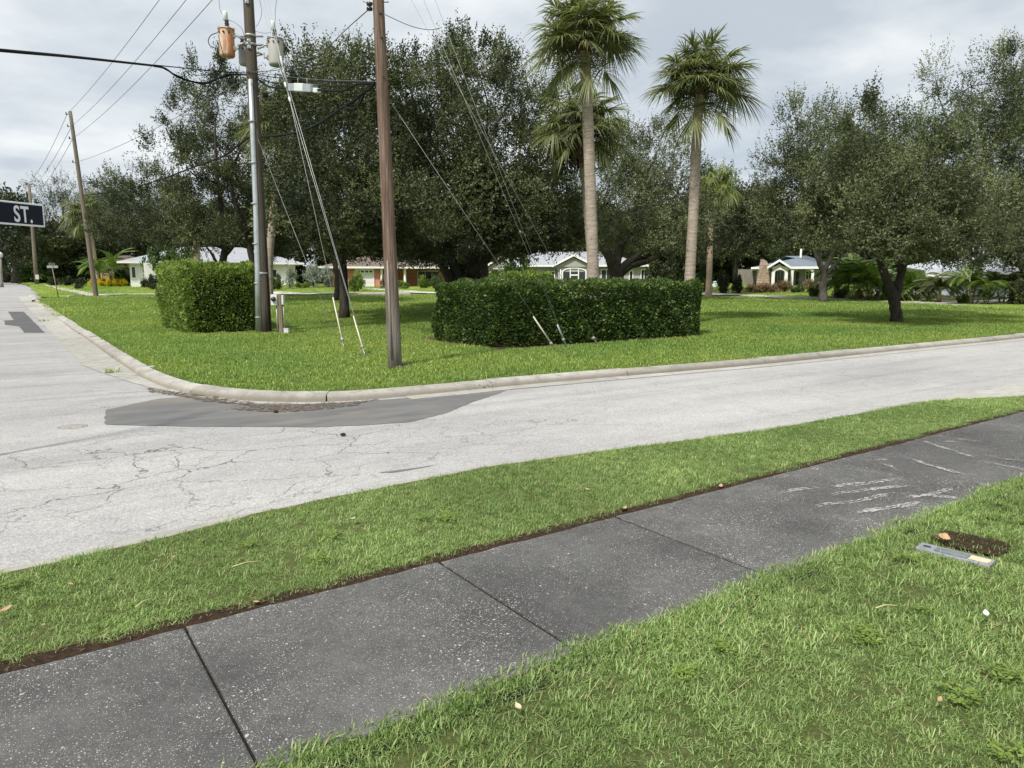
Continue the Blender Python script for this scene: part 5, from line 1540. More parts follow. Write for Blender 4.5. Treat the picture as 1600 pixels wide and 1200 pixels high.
BP, BPb, BPt, BPd = pole('thick brown wooden pole in front, standing near the corner kerb', (617.5, 572), (591, 0), .124, .072, 10.6, 'pole_brown')
FP, FPb, FPt, FPd = pole('leaning grey pole at the back corner of the lawn with three pin insulators', (150, 462), (110, 175), .17, .11, 1.0, 'pole_far')
bpy.data.objects.remove(FP.children[0]);
t_ = PD(109.5, 174, FPd) - FPb
mb = MB(); mb.tube([-t_ * .03] + [t_ * (i / 12) for i in range(13)], [.17] + [.17 - .06 * i / 12 for i in range(13)], 14); mb.build('shaft', M['pole_far'], FP)
for v in (179, 198, 217, 254):
    u = 109.5 + (v - 174) * 40.5 / 288
    c = PD(u, v, FPd) - FPb
    mb = MB(); lr = Vector(rt) * -.30
    mb.tube([c, c + lr], .02, 6); mb.tube([c + lr + Vector((0, 0, .0)), c + lr + Vector((0, 0, .16))], [.045, .03], 8); mb.build('insulator', M['insul'], FP)
F2, F2b, F2t, F2d = pole('second grey pole up the side street behind the street sign', (57.5, 444.5), (46, 288), .17, .1, 1.0, 'pole_far')
bpy.data.objects.remove(F2.children[0])
t_ = PD(45.5, 287, F2d) - F2b
mb = MB(); mb.tube([-t_ * .03, t_ * .3, t_ * .6, t_], [.22, .2, .17, .13], 12); mb.build('shaft', M['pole_far'], F2)
for v in (289, 302, 315):
    c = PD(45.5 + (v - 287) * .075, v, F2d) - F2b
    mb = MB(); mb.tube([c, c - Vector(rt) * .35], .025, 6); mb.tube([c - Vector(rt) * .35, c - Vector(rt) * .35 + Vector((0, 0, .2))], [.06, .04], 8); mb.build('insulator', M['insul'], F2)
mb = MB(); c = PD(58, 433, F2d) - F2b; mb.bbox(c.x - .16, c.x + .16, c.y - .35, c.y - .15, c.z - .25, c.z + .25, .03); mb.build('small_box', M['meter'], F2)

# far support pole (wood trunk beside the leaning one is a palm); pale post at the left edge
lp = G(3, 447, LAWN); ld = depth(lp)
t = thing('lamp_post', 'pale post with a round white top at the left photo edge', 'lamp post', lp)
top = PD(0.5, 403, ld) - lp
mb = MB(); mb.tube([Vector((0, 0, -.1)), Vector((0, 0, .3)), top * .5, top], [.17, .13, .12, .10], 12); mb.build('post', M['fence'], t)
mb = MB(); mb.lathe([(.05, 0), (.2, .1), (.24, .28), (.2, .45), (.06, .55)], 14, tuple(top)); mb.build('globe', M['bushing'], t)

# conduit and hardware on the transformer pole
cpx = [(391.2, 124), (395, 210), (399.3, 310), (402.6, 420), (404.5, 518.5)]
cp = [PD(u, v, LPd - .15) - LPb for u, v in cpx]
mb = MB(); mb.tube(list(reversed(cp)), [.095, .085, .074, .068, .064], 10); mb.build('conduit', M['galv'], LP)
for f_ in (.06, .2, .36, .52, .68, .84):
    a = cp[-1].lerp(cp[0], f_); mb = MB(); mb.tube([a - Vector((0, 0, .02)), a + Vector((0, 0, .02))], .098, 12); mb.build('conduit_strap', M['steel'], LP)
def on_axis(b, t, v, d, u_guess=None):
    """point of a pole axis seen at pixel row v"""
    lo, hi = 0.0, 1.0
    for _ in range(40):
        m_ = (lo + hi) / 2; q = b.lerp(t, m_) - Vector((0, 0, EYE))
        c = float(np.array(q) @ cf); vv = 600 - F * float(np.array(q) @ cu) / c
        if vv > v: lo = m_
        else: hi = m_
    return b.lerp(t, lo)
def lpx(v): return on_axis(LPb, LPt, v, LPd)
def bpx(v): return on_axis(BPb, BPt, v, BPd)
for v in (6, 66, 76, 427):
    a = lpx(v) - LPb - Vector(fw) * .145; mb = MB(); mb.box(a.x - .04, a.x + .04, a.y - .04, a.y + .04, a.z - .04, a.z + .04); mb.tube([a + Vector(fw) * .05, a - Vector(fw) * .06], .022, 8)
    mb.build('bolt_plate', M['galv'], LP)
mb = MB(); a = lpx(427) - LPb; mb.tube([a - Vector((0, 0, .018)), a + Vector((0, 0, .018))], .183, 16); mb.build('band', M['galv'], LP)
# dark ground lead running down the right side of the transformer pole
a = lpx(300) - LPb; b = lpx(516) - LPb
off = (Vector(rt) * .15 - Vector(fw) * .07)
mb = MB(); mb.tube([b + off * 1.1, a.lerp(b, .5) + off * 1.03, a + off * .98], .016, 6); mb.build('ground_lead', M['black'], LP)
# split and stub on the brown pole, bolts, insulators
a0, a1 = bpx(408) - BPb, bpx(560) - BPb
o_ = -Vector(fw) * .118 - Vector(rt) * .03
mb = MB(); mb.tube([a1 + o_ * 1.03, a0.lerp(a1, .5) + o_ * 1.01, a0 + o_], [.022, .02, .018], 6); mb.build('ground_wire_guard', M['fence'], BP)
for v in (24, 62, 122):
    a = bpx(v) - BPb - Vector(fw) * .098 + Vector(rt) * .045; mb = MB(); mb.tube([a + Vector(fw) * .03, a - Vector(fw) * .022], .018 if v < 100 else .012, 8); mb.build('bolt', M['insul'], BP)
def spool(parent, c, r_, h_, m, ax=Vector((0, 0, 1))):
    mb = MB(); prof = [(r_ * .4, 0), (r_, .02 * h_), (r_, .28 * h_), (r_ * .55, .42 * h_), (r_ * .55, .5 * h_), (r_, .62 * h_), (r_, .9 * h_), (r_ * .4, h_)]
    mb.lathe(prof, 14, tuple(c)); return mb.build('insulator', M[m], parent)
a = PD(577.5, 16, BPd - .05) - BPb; spool(BP, a, .05, .13, 'insul')
mb = MB(); q = bpx(3) - BPb; mb.tube([q, PD(577.5, 5, BPd - .05) - BPb, PD(567, 2, BPd - .05) - BPb], [.012, .012, .01], 6); mb.tube([PD(577.5, 5, BPd - .05) - BPb, PD(577.5, 18, BPd - .05) - BPb], .009, 6); mb.build('insulator_bracket', M['steel'], BP)
mb = MB(); mb.tube([q + Vector(rt) * .05, q + Vector(rt) * .17], .012, 6); mb.build('bolt', M['steel'], BP)

# transformers: each hangs on the pole as a thing of its own
def transformer(label, u, v0, v1, wpx, d, m, bush_u, arm_side, cover=True):
    s = d / 1131.0
    top = PD(u, v0, d); bot = PD(u, v1, d)
    top = Vector((bot.x, bot.y, top.z)) if abs(top.z - bot.z) > .2 else top
    h_ = top.z - bot.z; r_ = wpx * s / 2
    t = thing('transformer', label, 'transformer', bot)
    mb = MB(); mb.lathe([(r_ * .86, 0.0), (r_ * .98, .03), (r_, .07), (r_, h_ * .94), (r_ * .98, h_ * .96)], 26); mb.build('tank', M[m], t)
    mb = MB(); mb.lathe([(r_ * 1.08, h_ * .955), (r_ * 1.09, h_ * .985), (r_ * .9, h_ * 1.02), (r_ * .4, h_ * 1.06), (.02, h_ * 1.07)], 26)
    for k in range(6):
        a = k * math.pi / 3 + .3; c = Vector((math.cos(a), math.sin(a), 0)) * r_ * 1.1; mb.box(c.x - .025, c.x + .025, c.y - .025, c.y + .025, h_ * .93, h_ * 1.0)
    mb.build('tank_lid', M[m] if m != 'tank_grey' else M['steel'], t)
    R3 = Vector(rt)
    bb = R3 * bush_u * r_
    mb = MB(); z = h_ * 1.03; pr = [(.035, 0)]
    for k in range(3): pr += [(.075 - .008 * k, .03 + .07 * k), (.045, .075 + .07 * k)]
    pr += [(.03, .25)]
    mb.lathe(pr, 14, (bb.x, bb.y, z)); mb.build('bushing', M['insul'], t)
    if cover:
        mb = MB(); mb.lathe([(.05, 0), (.066, .01), (.066, .2), (.05, .235), (.015, .24)], 14, (bb.x - R3.x * .04 * (bush_u > 0 or 1), bb.y, z + .19)); mb.build('bushing_cover', M['bushing'], t)
    for k in range(3):
        a = math.atan2(-fw[1], -fw[0]) + (k - 1) * .7; c = Vector((math.cos(a), math.sin(a), 0)) * r_
        mb = MB(); mb.tube([(c.x * .97, c.y * .97, h_ * .82), (c.x * 1.16, c.y * 1.16, h_ * .82)], [.03, .022], 8); mb.build('terminal', M['insul'], t)
    for f_ in (.30, .76):
        mb = MB(); c = R3 * arm_side
        p0 = c * (r_ * .96); p1 = c * (r_ + .12); p2 = c * (r_ + .30)
        zz_ = h_ * f_
        mb.tube([(p0.x, p0.y, zz_), (p1.x, p1.y, zz_), (p1.x, p1.y, zz_ + .1 * (1 if f_ < .5 else -.3)), (p2.x, p2.y, zz_ + .16 * (1 if f_ < .5 else -.6))], .030, 6)
        mb.box(p0.x - .05, p0.x + .05, p0.y - .05, p0.y + .05, zz_ - .06, zz_ + .06)
        mb.build('hanger', M['steel'], t)
    return t
transformer('rusty orange transformer can hanging left of the grey pole', 355.5, 45, 89, 22, LPd - .1, 'tank_rust', .15, 1)
transformer('grey transformer can hanging right of the grey pole', 431.8, 60, 103, 21.5, LPd - .1, 'tank_grey', -.05, -1)
transformer('pale transformer can half hidden behind the grey pole', 384, 73, 102, 19, LPd + .45, 'tank_pale', -.35, 1, False)
mb = MB(); a = lpx(70) - LPb
mb.tube([a - Vector(rt) * .36 + Vector(fw) * .02, a + Vector(rt) * .36 + Vector(fw) * .02], .028, 6); mb.tube([a - Vector(rt) * .36 + Vector((0, 0, .22)), a + Vector(rt) * .36 + Vector((0, 0, .22))], .024, 6)
mb.tube([a - Vector((0, 0, .04)), a + Vector((0, 0, .03))], .16, 16); mb.tube([a + Vector((0, 0, .2)), a + Vector((0, 0, .26))], .158, 16); mb.build('mounting_bracket', M['steel'], LP)

# ------------------------------------------------------------------ wires
D = LPd
lt = [PD(378, -185, D), PD(378.5, -112, D), PD(382, -58, D)]
ft = [PD(105, 178, FPd), PD(112, 197, FPd), PD(114, 216, FPd)]
for i, (a, b) in enumerate(zip(lt, ft)):
    cable(['upper', 'middle', 'lower'][i] + ' power line rising from the leaning far pole to the transformer pole', [a, b], .011, 'wire', 'power line', 'power_line', .35, 'power lines on the poles')
f2 = [PD(42, 289, F2d), PD(42, 302, F2d), PD(43, 315, F2d)]
for i, (a, b) in enumerate(zip(ft, f2)):
    cable(['upper', 'middle', 'lower'][i] + ' power line between the two far left poles', [a, b], .014, 'wire', 'power line', 'power_line', .5, 'power lines on the poles')
ba = [bpx(-330), bpx(-290), bpx(-250)]
cable('thin neutral wire from far pole toward the oak beside the transformer pole', [PD(117, 254, FPd), PD(392, 118, D)], .010, 'wire', 'wire', 'overhead_wire', .25)
cable('wire from the black spool on the brown pole down left to the transformer pole', [PD(577, 14, BPd), PD(545, 42, 14.6), PD(500, 82, 17.2), PD(440, 108, 20.3), lpx(112)], .010)
cable('thin jumper wire from the brown pole to the right guy wires', [PD(602, 23, BPd), PD(640, 40, 13.4), PD(670, 46.5, 13.6), PD(690, 43, 13.7)], .006)
# telecom cable from the left, its slack loop at the pole, and the run to the brown pole
LA = PD(386, 117, D - .1)
cable('thick black telephone cable crossing from the left edge', [PD(-420, 40, 8.2), PD(0, 78.5, 11.2), PD(120, 89.5, 14.6), PD(240, 102.5, 19.3)], .026, 'black', 'telephone cable', 'telephone_cable')
cable('thin black strand between the thick cable end and the transformer pole', [PD(240, 101.5, 19.3), PD(300, 107.5, 20.6), PD(345, 112, 21.5), LA + Vector((0, 0, .05))], .013, 'black', 'cable strand')
cable('black cable slack loop hanging left of the transformer pole', [PD(240, 103, 19.3), PD(258, 107, 19.7), PD(280, 121, 20.2), PD(318, 130.5, 20.9), PD(342, 122, 21.4), PD(362, 116.5, 21.8), LA], .026, 'black', 'telephone cable', 'telephone_cable')
cable('second slack cable beside the black loop', [PD(252, 105, 19.5), PD(275, 117, 20.0), PD(300, 127, 20.5), PD(330, 128, 21.2), PD(355, 116, 21.7), LA], .014, 'black', 'telephone cable', 'telephone_cable')
BA = PD(584, 131, BPd - .02)
cable('upper messenger strand between the transformer pole and the brown pole', [LA + Vector((0, 0, .06)), PD(430, 121, 19.8), PD(500, 127, 16.4), PD(584, 129, BPd)], .011, 'black', 'cable strand')
cable('fine strand just above the messenger strand', [LA + Vector((0, 0, .12)), PD(430, 117.5, 19.8), PD(500, 124.5, 16.4), PD(584, 127, BPd)], .006, 'wire', 'cable strand')
cable('upper thin cable entering the splice case', [LA, PD(405, 122, 21), PD(425, 129, 20), PD(456, 132, 18.2), PD(495, 134, 16.6), PD(540, 135, 14.8), PD(560, 131, 14.0), BA], .014, 'black', 'telephone cable', 'telephone_cable')
cable('lower heavy cable running through the splice case to the brown pole', [LA - Vector((0, 0, .02)), PD(403, 124, 21), PD(420, 135, 20.2), PD(445, 137.5, 18.8), PD(470, 138, 17.6), PD(500, 140.5, 16.4), PD(535, 141.5, 15), PD(550, 135, 14.4), PD(563, 130.5, 14), PD(574, 131.5, 13.6), BA], .024, 'black', 'telephone cable', 'telephone_cable')
cable('heavy black cable dropping from the brown pole back past the transformer pole', [BA, PD(580, 137, 13.4), PD(568, 145, 14.0), PD(556, 155, 14.5), PD(535, 168, 15.4), PD(500, 192, 17.2), PD(470, 205, 18.8), PD(440, 211, 20.4), PD(413, 213.5, 22), PD(393, 213, 22.6), PD(376, 224, 23.8), PD(350, 243, 26), PD(300, 262, 31), PD(240, 284, 38), PD(180, 300, 45), PD(131, 305, FPd)], .03, 'black', 'telephone cable', 'telephone_cable')
cable('hanging cable loop under the heavy cable at the brown pole', [PD(570, 140, 13.9), PD(566, 155, 14.1), PD(560, 165, 14.3), PD(549, 170, 14.7), PD(538, 166, 15.2)], .02, 'black', 'telephone cable', 'telephone_cable')
cable('loose lower cable loop left of the transformer pole', [PD(392, 214, 22.4), PD(378, 224, 22.9), PD(371, 233, 23.2), PD(366, 240, 23.6), PD(340, 247, 26)], .014, 'black', 'telephone cable', 'telephone_cable')
# splice case on the cable
a = PD(455, 136, 18.4); b = PD(491, 137.5, 16.8)
ln = (b - a).length; dr = (b - a).normalized()
t = thing('splice_case', 'ribbed grey and white splice case on the cable between the two near poles', 'splice case', (a + b) / 2)
t.rotation_euler = dr.to_track_quat('X', 'Z').to_euler()
for (x0, x1, m_) in ((-.5, -.22, 'meter'), (-.215, .16, 'bushing'), (.165, .5, 'meter')):
    mb = MB()
    if m_ == 'bushing': mb.bbox(x0 * ln, x1 * ln, -.09, .09, -.095, .085, .02)
    else:
        n_ = 7
        for i in range(n_):
            q0 = x0 + (x1 - x0) * i / n_; q1 = x0 + (x1 - x0) * (i + .75) / n_
            mb.box(q0 * ln, q1 * ln, -.085, .085, -.088, .078)
        mb.box(x0 * ln, x1 * ln, -.07, .07, -.075, .066)
    mb.build('case_section', M['galv'] if m_ == 'meter' else M['bushing'], t)
mb = MB(); mb.bbox(.52 * ln, .68 * ln, -.05, .05, -.1, .0, .02); mb.build('end_cap', M['bushing'], t)
mb = MB(); mb.tube([(-.2 * ln, 0, .08), (-.2 * ln, 0, .2)], .008, 5); mb.tube([(.2 * ln, 0, .08), (.2 * ln, 0, .2)], .008, 5); mb.build('hanger', M['steel'], t)
# small black clamp on the transformer pole
c = PD(414, 149, D - .15)
t = thing('wire_clamp', 'small pair of black wire clamps right of the transformer pole', 'wire clamp', c)
mb = MB(); mb.bbox(-.06, .08, -.06, .06, -.05, .06, .015); mb.build('clamp_body', M['black'], t)
q = Vector(rt) * .13
mb = MB(); mb.bbox(q.x - .05, q.x + .05, q.y - .05, q.y + .05, -.12, -.01, .015); mb.build('clamp_body', M['insul'], t)
mb = MB(); mb.tube([(0, 0, 0), tuple(lpx(152) - c)], .012, 5); mb.build('bracket', M['steel'], t)
cable('thin lead looping under the black wire clamps', [PD(418, 152, D - .1), PD(416, 157, D - .1), PD(411, 158, D - .1), PD(408, 156, D)], .008, 'black', 'wire')
cable('thin wire from the black clamps toward the splice case', [PD(417, 147, D - .1), PD(425, 143, 21), PD(434, 138, 19.6)], .008, 'black', 'wire')
# transformer leads
cable('thin lead rising from the rusty transformer out of the photo', [PD(352, 28, D), PD(346, 20, D), PD(343, 8, D), PD(343, -40, D), lpx(-100)], .006)
cable('thin lead from the rusty transformer across to the pale can', [PD(357, 31, D), PD(368, 36, D), PD(378, 45, D), PD(381, 55, D + .3)], .006)
cable('thin lead from the grey transformer up out of the photo', [PD(429.5, 40, D), PD(430, 20, D), PD(428, -20, D), lpx(-90)], .006)
cable('looping lead right of the transformer pole', [PD(400, 42, D), PD(406, 32, D), PD(409, 18, D), PD(406, 2, D), PD(400, -40, D), lpx(-120)], .006)
cable('short lead from the pole to the grey transformer bushing', [lpx(48), PD(404, 50, D), PD(414, 52, D), PD(424, 50, D)], .006)
cable('black lead looping out at the left of the rusty transformer', [PD(340, 51, D), PD(330, 55, D), PD(325.5, 63, D), PD(328, 71, D), PD(336, 75, D), PD(345, 75, D)], .011, 'black', 'wire')
cable('thin drop wire from the rusty transformer to the cable strand', [PD(341, 55, D - .25), PD(344, 68, D - .3), PD(350, 88, D - .3), PD(360, 104, D - .2), PD(369, 114, D - .1)], .006, 'black', 'wire')
cable('thin drop wire from the grey transformer down to the cables', [PD(446, 66, D), PD(447, 82, D), PD(446, 100, D - .2), PD(443, 122, 19.2)], .006, 'black', 'wire')
cable('thin wire below the grey transformer to the pole', [PD(440, 104, D), PD(424, 109, D), PD(410, 115, D), lpx(117)], .006)
cable('thin low wire curving from transformer pole to the clamps', [PD(386, 118, D - .2), PD(392, 130, D - .2), PD(402, 140, D - .2), PD(412, 148, D - .15)], .008, 'black', 'wire')

# guy wires with plastic guards
def guy(label, anchor_px, tops, guard=None, guard_r=.022, rod=True, r_=.0055, z_off=LAWN, gm='guard'):
    a = G(*anchor_px, z_off)
    t = thing('guy_wire', label, 'guy wire', a)
    for tp in tops:
        mb = MB(); mb.tube([(0, 0, .05), tuple((tp - a) * .5), tuple(tp - a)], r_, 6); mb.build('strand', M['guy'], t)
    dr = (tops[0] - a).normalized()
    if guard:
        g0, g1 = guard
        mb = MB(); mb.tube([dr * g0, dr * g1], [guard_r, guard_r * .85], 10); mb.build('guard', M[gm], t)
    if rod:
        mb = MB(); mb.tube([dr * -.15, dr * .22], .016, 8); mb.tube([dr * .16, dr * .24], .034, 8); mb.build('anchor_rod', M['steel'], t)
    return t, a, dr
g1, a1, d1 = guy('nearer of the left guy wires, two strands meeting at a pale guard', (570, 554), [lpx(-78), lpx(-105)], (.1, .95), .018)
g2, a2, d2 = guy('left guy wire with pale yellow guard behind the nearer one', (537.5, 543), [lpx(-185)], (.1, 1.25), .020)
for k in (7.2, 7.7):
    mb = MB(); mb.tube([d1 * k, d1 * (k + .16)], .028, 8); mb.build('strand_clamp', M['bushing'], g1)
mb = MB(); mb.tube([d2 * 7.6, d2 * 7.9], .026, 8); mb.build('strand_clamp', M['bushing'], g2)
guy('faint thin guy wire leaning from the transformer pole toward the lawn', (526, 531), [lpx(206)], None, 0, False, .0035)
guy('right guy wire pair ending at the hedge foot with grey clamp', (885, 542), [bpx(-195), bpx(-268)], (.12, .62), .02, True, .0045, LAWN, 'galv')
guy('rightmost thin guy wire ending at the hedge foot', (933, 538), [bpx(-105)], None, 0, True, .004)
g, a, dr = guy('guy wire with a long pale yellow guard leaning before the long hedge', (868, 547), [bpx(140)], (.0, 1.02), .016, True, .004)

# ------------------------------------------------------------------ meter post by the transformer pole
mbp = G(440, 521, LAWN); md_ = depth(mbp); s_ = md_ / 1131
t = thing('meter_post', 'wooden post with white meter box beside the transformer pole', 'meter post', mbp, HROT)
mb = MB(); mb.bbox(-.055, .055, -.05, .05, -.1, 62 * s_, .008); mb.build('post', M['post'], t)
mb = MB(); mb.bbox(-.24, -.06, -.09, .07, 44 * s_, 61 * s_, .015); bx_ = mb.build('meter_box', M['meter'], t)
mb = MB(); c = Vector((-.15, -.09, 54 * s_)); mb.tube([c + Vector((0, .01, 0)), c - Vector((0, .07, 0))], [.07, .06], 16); mb.build('meter_dial', M['insul'], bx_)
mb = MB(); mb.bbox(.058, .115, -.07, .06, 45 * s_, 60 * s_, .012); mb.build('side_box', M['meter'], t)
mb = MB(); mb.tube([(-.11, 0, -.1), (-.11, 0, 45 * s_)], .022, 8); mb.tube([(.085, 0, -.1), (.085, 0, 46 * s_)], .018, 8); mb.build('conduit', M['steel'], t)
gb = G(448, 521, LAWN)
t = thing('ground_box', 'small grey box on the grass at the foot of the meter post', 'utility box', gb, HROT)
mb = MB(); mb.bbox(-.07, .07, -.06, .06, -.05, .13, .012); mb.build('box_body', M['meter'], t)
mb = MB(); mb.bbox(-.075, .075, -.065, .065, .132, .15, .006); mb.build('box_lid', M['galv'], t)

# ------------------------------------------------------------------ street name sign at the left edge
dd = Vector(fw) * math.cos(math.radians(17)) + Vector(rt) * math.sin(math.radians(17))
Rend = PD(68, 337.5, 7.35)
BL, BH = 1.25, 0.222
t = thing('street_sign', 'navy street name sign with white border and lettering ST. at the left edge', 'street sign', (0, 0, 0))
ctr = Rend - dd * BL / 2
base = Vector((ctr.x, ctr.y, Zg(ctr.x, ctr.y) - .03))
t.location = base; t.rotation_euler = (0, 0, math.atan2(dd.y, dd.x))
zc_ = Rend.z - base.z
mb = MB(); xp_ = -BL / 2 + .09; mb.tube([(xp_, 0.0, -.3), (xp_, 0.0, zc_ - BH / 2 - .02)], .03, 12); mb.tube([(xp_, 0, zc_ - BH / 2 - .05), (xp_, 0, zc_ - BH / 2)], .038, 12); mb.build('post', M['galv'], t)
mb = MB(); mb.bbox(-BL / 2, BL / 2, -.012, .012, zc_ - BH / 2, zc_ + BH / 2, .005); bl = mb.build('blade', M['sign_white'], t)
for y0, y1 in ((-.0145, -.0122), (.0122, .0145)):
    mb = MB(); mb.box(-BL / 2 + .018, BL / 2 - .018, y0, y1, zc_ - BH / 2 + .017, zc_ + BH / 2 - .017); mb.build('face_panel', M['sign_navy'], bl)
def lettering(txt, h_, xs, off, x0, z0, y, m, parent, rz=0.0):
    cu_ = bpy.data.curves.new('lettering', 'FONT'); cu_.body = txt; cu_.size = 1.0; cu_.extrude = .02; cu_.offset = off; cu_.space_character = 1.1
    ob = bpy.data.objects.new('tmp', cu_); COL.objects.link(ob)
    bpy.context.view_layer.update()
    me = bpy.data.meshes.new_from_object(ob.evaluated_get(bpy.context.evaluated_depsgraph_get()))
    bpy.data.objects.remove(ob); bpy.data.curves.remove(cu_)
    co = np.array([v.co[:] for v in me.vertices]); mn, mx = co.min(0), co.max(0)
    k = h_ / (mx[1] - mn[1])
    for v in me.vertices:
        p = v.co; v.co = Vector((x0 + (p.x - mn[0]) * k * xs, y - (p.z + .02) * .06, z0 + (p.y - mn[1]) * k))
    me.materials.clear(); me.materials.append(m)
    return link('lettering', me, parent)
lettering('ST.', .158, .66, .018, BL / 2 - .325, zc_ - .082, -.0148, M['sign_white'], bl)

# far small street sign
sp_ = G(92, 465.5, LAWN); sd = depth(sp_); k = sd / 1131
t = thing('street_sign', 'small far street sign on a thin post by the back corner', 'street sign', sp_, HROT)
top = PD(86, 419, sd) - sp_; zt_ = top.z; lx = (86 - 92) * k
mb = MB(); mb.tube([(0, 0, -.2), (lx, 0, zt_)], .03, 10); mb.build('post', M['post'], t)
mb = MB(); mb.bbox(lx - 8 * k, lx + 9 * k, -.02, .02, zt_ + .01, zt_ + .17, .004); mb.build('blade', M['steel'], t)
mb = MB(); mb.bbox(lx - .015, lx + .015, -.3, .3, zt_ + .19, zt_ + .34, .004); mb.build('blade', M['steel'], t)

# ------------------------------------------------------------------ valve box in the near lawn, dug soil, leaf
q = [G(1421, 857), G(1447, 848), G(1563, 876), G(1542, 884)]
cen = sum(q, Vector()) / 4
ax = (q[2] - q[1]); ax.z = 0; ang = math.atan2(ax.y, ax.x); ln = ax.length
cen = cen + Vector((0, 0, 0))
t = thing('valve_box', 'grey blue plastic valve box half buried in the lawn by dug soil', 'valve box', (cen.x, cen.y, 0), ang)
mb = MB(); mb.bbox(-ln / 2, ln / 2, -.065, .055, -.15, .008, .008); mb.build('box_body', M['valve'], t)
mb = MB(); mb.bbox(-ln / 2 + .10, ln / 2 - .12, -.055, .015, .0085, .016, .003); mb.build('box_lid', M['lid'], t)
mb = MB(); mb.bbox(ln / 2 - .11, ln / 2 - .01, -.05, .02, .0085, .013, .002); mb.build('pale_plate', M['dry_pale'], t)
mb = MB(); mb.bbox(-ln / 2 + .03, -ln / 2 + .07, -.02, .0, .0083, .013, .002); mb.build('latch', M['insul'], t)
dirt_px = [(1440, 838), (1475, 826), (1520, 832), (1562, 842), (1590, 855), (1585, 868), (1560, 874), (1520, 864), (1470, 852)]
dirt_poly = [GX(1517 + (u - 1517) * .85, 852 + (v - 852) * .8) for u, v in dirt_px]
dug = sheet('dug_soil', wavy(dirt_poly, .02, .05, 55), .004, M['soil'])
def leaf_thing(label, u, v, size, rz, m, off=0.0, curl=.3, name='fallen_leaf', z=None, asp=.42):
    p = G(u, v, off) if z is None else G(u, v, z)
    n = 7; vs_ = []; fs_ = []
    for i in range(n + 1):
        f_ = i / n; w = math.sin(math.pi * min(max(f_, .03), .97)) ** .8 * size * asp * .5
        zc2 = size * curl * (f_ - .5) ** 2 * 1.3 + .004
        for k in (-1, 0, 1): vs_.append(((f_ - .5) * size, k * w, zc2 + (abs(k) * w * curl)))
    for i in range(n):
        for k in range(2): fs_.append((i * 3 + k, i * 3 + k + 1, i * 3 + 4 + k, i * 3 + 3 + k))
    # thin thickness through a second shell
    b = len(vs_); vs_ += [(x, y, zz2 - .0012) for x, y, zz2 in vs_]; fs_ += [tuple(b + i for i in reversed(f_)) for f_ in fs_[:]]
    mb = MB(); mb.add(vs_, fs_, True); o = mb.build(name, M[m]); o.location = p; o.rotation_euler = (random.uniform(-.2, .2), random.uniform(-.2, .2), rz)
    return tag(o, label, 'fallen leaf')
leaf_thing('pale curled leaf lying in the near lawn at bottom centre', 810, 1106, .052, 1.3, 'dry_pale', .035)
leaf_thing('orange dry leaf curled on the dug soil above the valve box', 1473, 846, .11, .3, 'dry', .012, .9, asp=.6)
leaf_thing('brown leaf in the verge at the left photo edge', 9, 953, .06, .5, 'dry', .035)
leaf_thing('small brown leaf in the verge left of the centre', 110, 914, .045, 2, 'dry', .035)
leaf_thing('tan leaf in the verge near the road edge', 270, 872, .05, 1.2, 'dry', .035)
leaf_thing('tiny brown leaf in the verge above the second joint', 67, 978, .035, 1.2, 'dry', .03)
leaf_thing('yellowish leaf standing in the verge at middle', 919, 766, .07, 1.4, 'dry_pale', .04)
leaf_thing('tan leaf lying on the dark soil strip by the walk', 401, 942, .05, 1.9, 'dry', .006)
leaf_thing('curled leaf on the soil strip near the third joint', 975, 797, .11, .5, 'dry', .006, .5, asp=.3)
leaf_thing('dry leaf on the soil strip further along the walk', 1126, 760, .07, .6, 'dry', .006)
leaf_thing('white scrap on the grass near the kerb corner', 236, 573, .13, .2, 'bushing', LAWN + .05, .2, 'paper_scrap')
leaf_thing('white bit of litter in the verge by the road', 551, 811, .05, .4, 'bushing', .035, .2, 'paper_scrap')
leaf_thing('small pale leaf at right in the near lawn', 1541, 960, .06, .5, 'bushing', .04)
leaf_thing('small brown leaf in the near lawn right of centre', 1468, 1094, .035, .2, 'dry', .04)
for i, (u, v, L_, a, lab) in enumerate([(385, 881, .15, .55, 'straw coloured twig lying in the left verge'), (225, 942, .10, 1.2, 'short straw blade in the verge above the first joint'), (1385, 948, .12, .2, 'pale straw in the near lawn under the valve box')]):
    p = G(u, v, .045); mb = MB(); mb.tube([(-L_ / 2, 0, 0), (0, .008, .006), (L_ / 2, 0, 0)], .0035, 5); o = mb.build('twig', M['straw']); o.location = p; o.rotation_euler = (0, 0, a - .6); tag(o, lab, 'twig')
for i, (u, v) in enumerate([(431, 644), (536, 680)]):
    p = G(u, v, -.02); mb = MB(); mb.lathe([(.02, 0), (.034, .006), (.022, .02), (.006, .026)], 7); o = mb.build('clod', M['soil']); o.location = p
    tag(o, ['dark clod on the dark patch left of centre', 'black clod lying on the pale road'][i], 'clod')

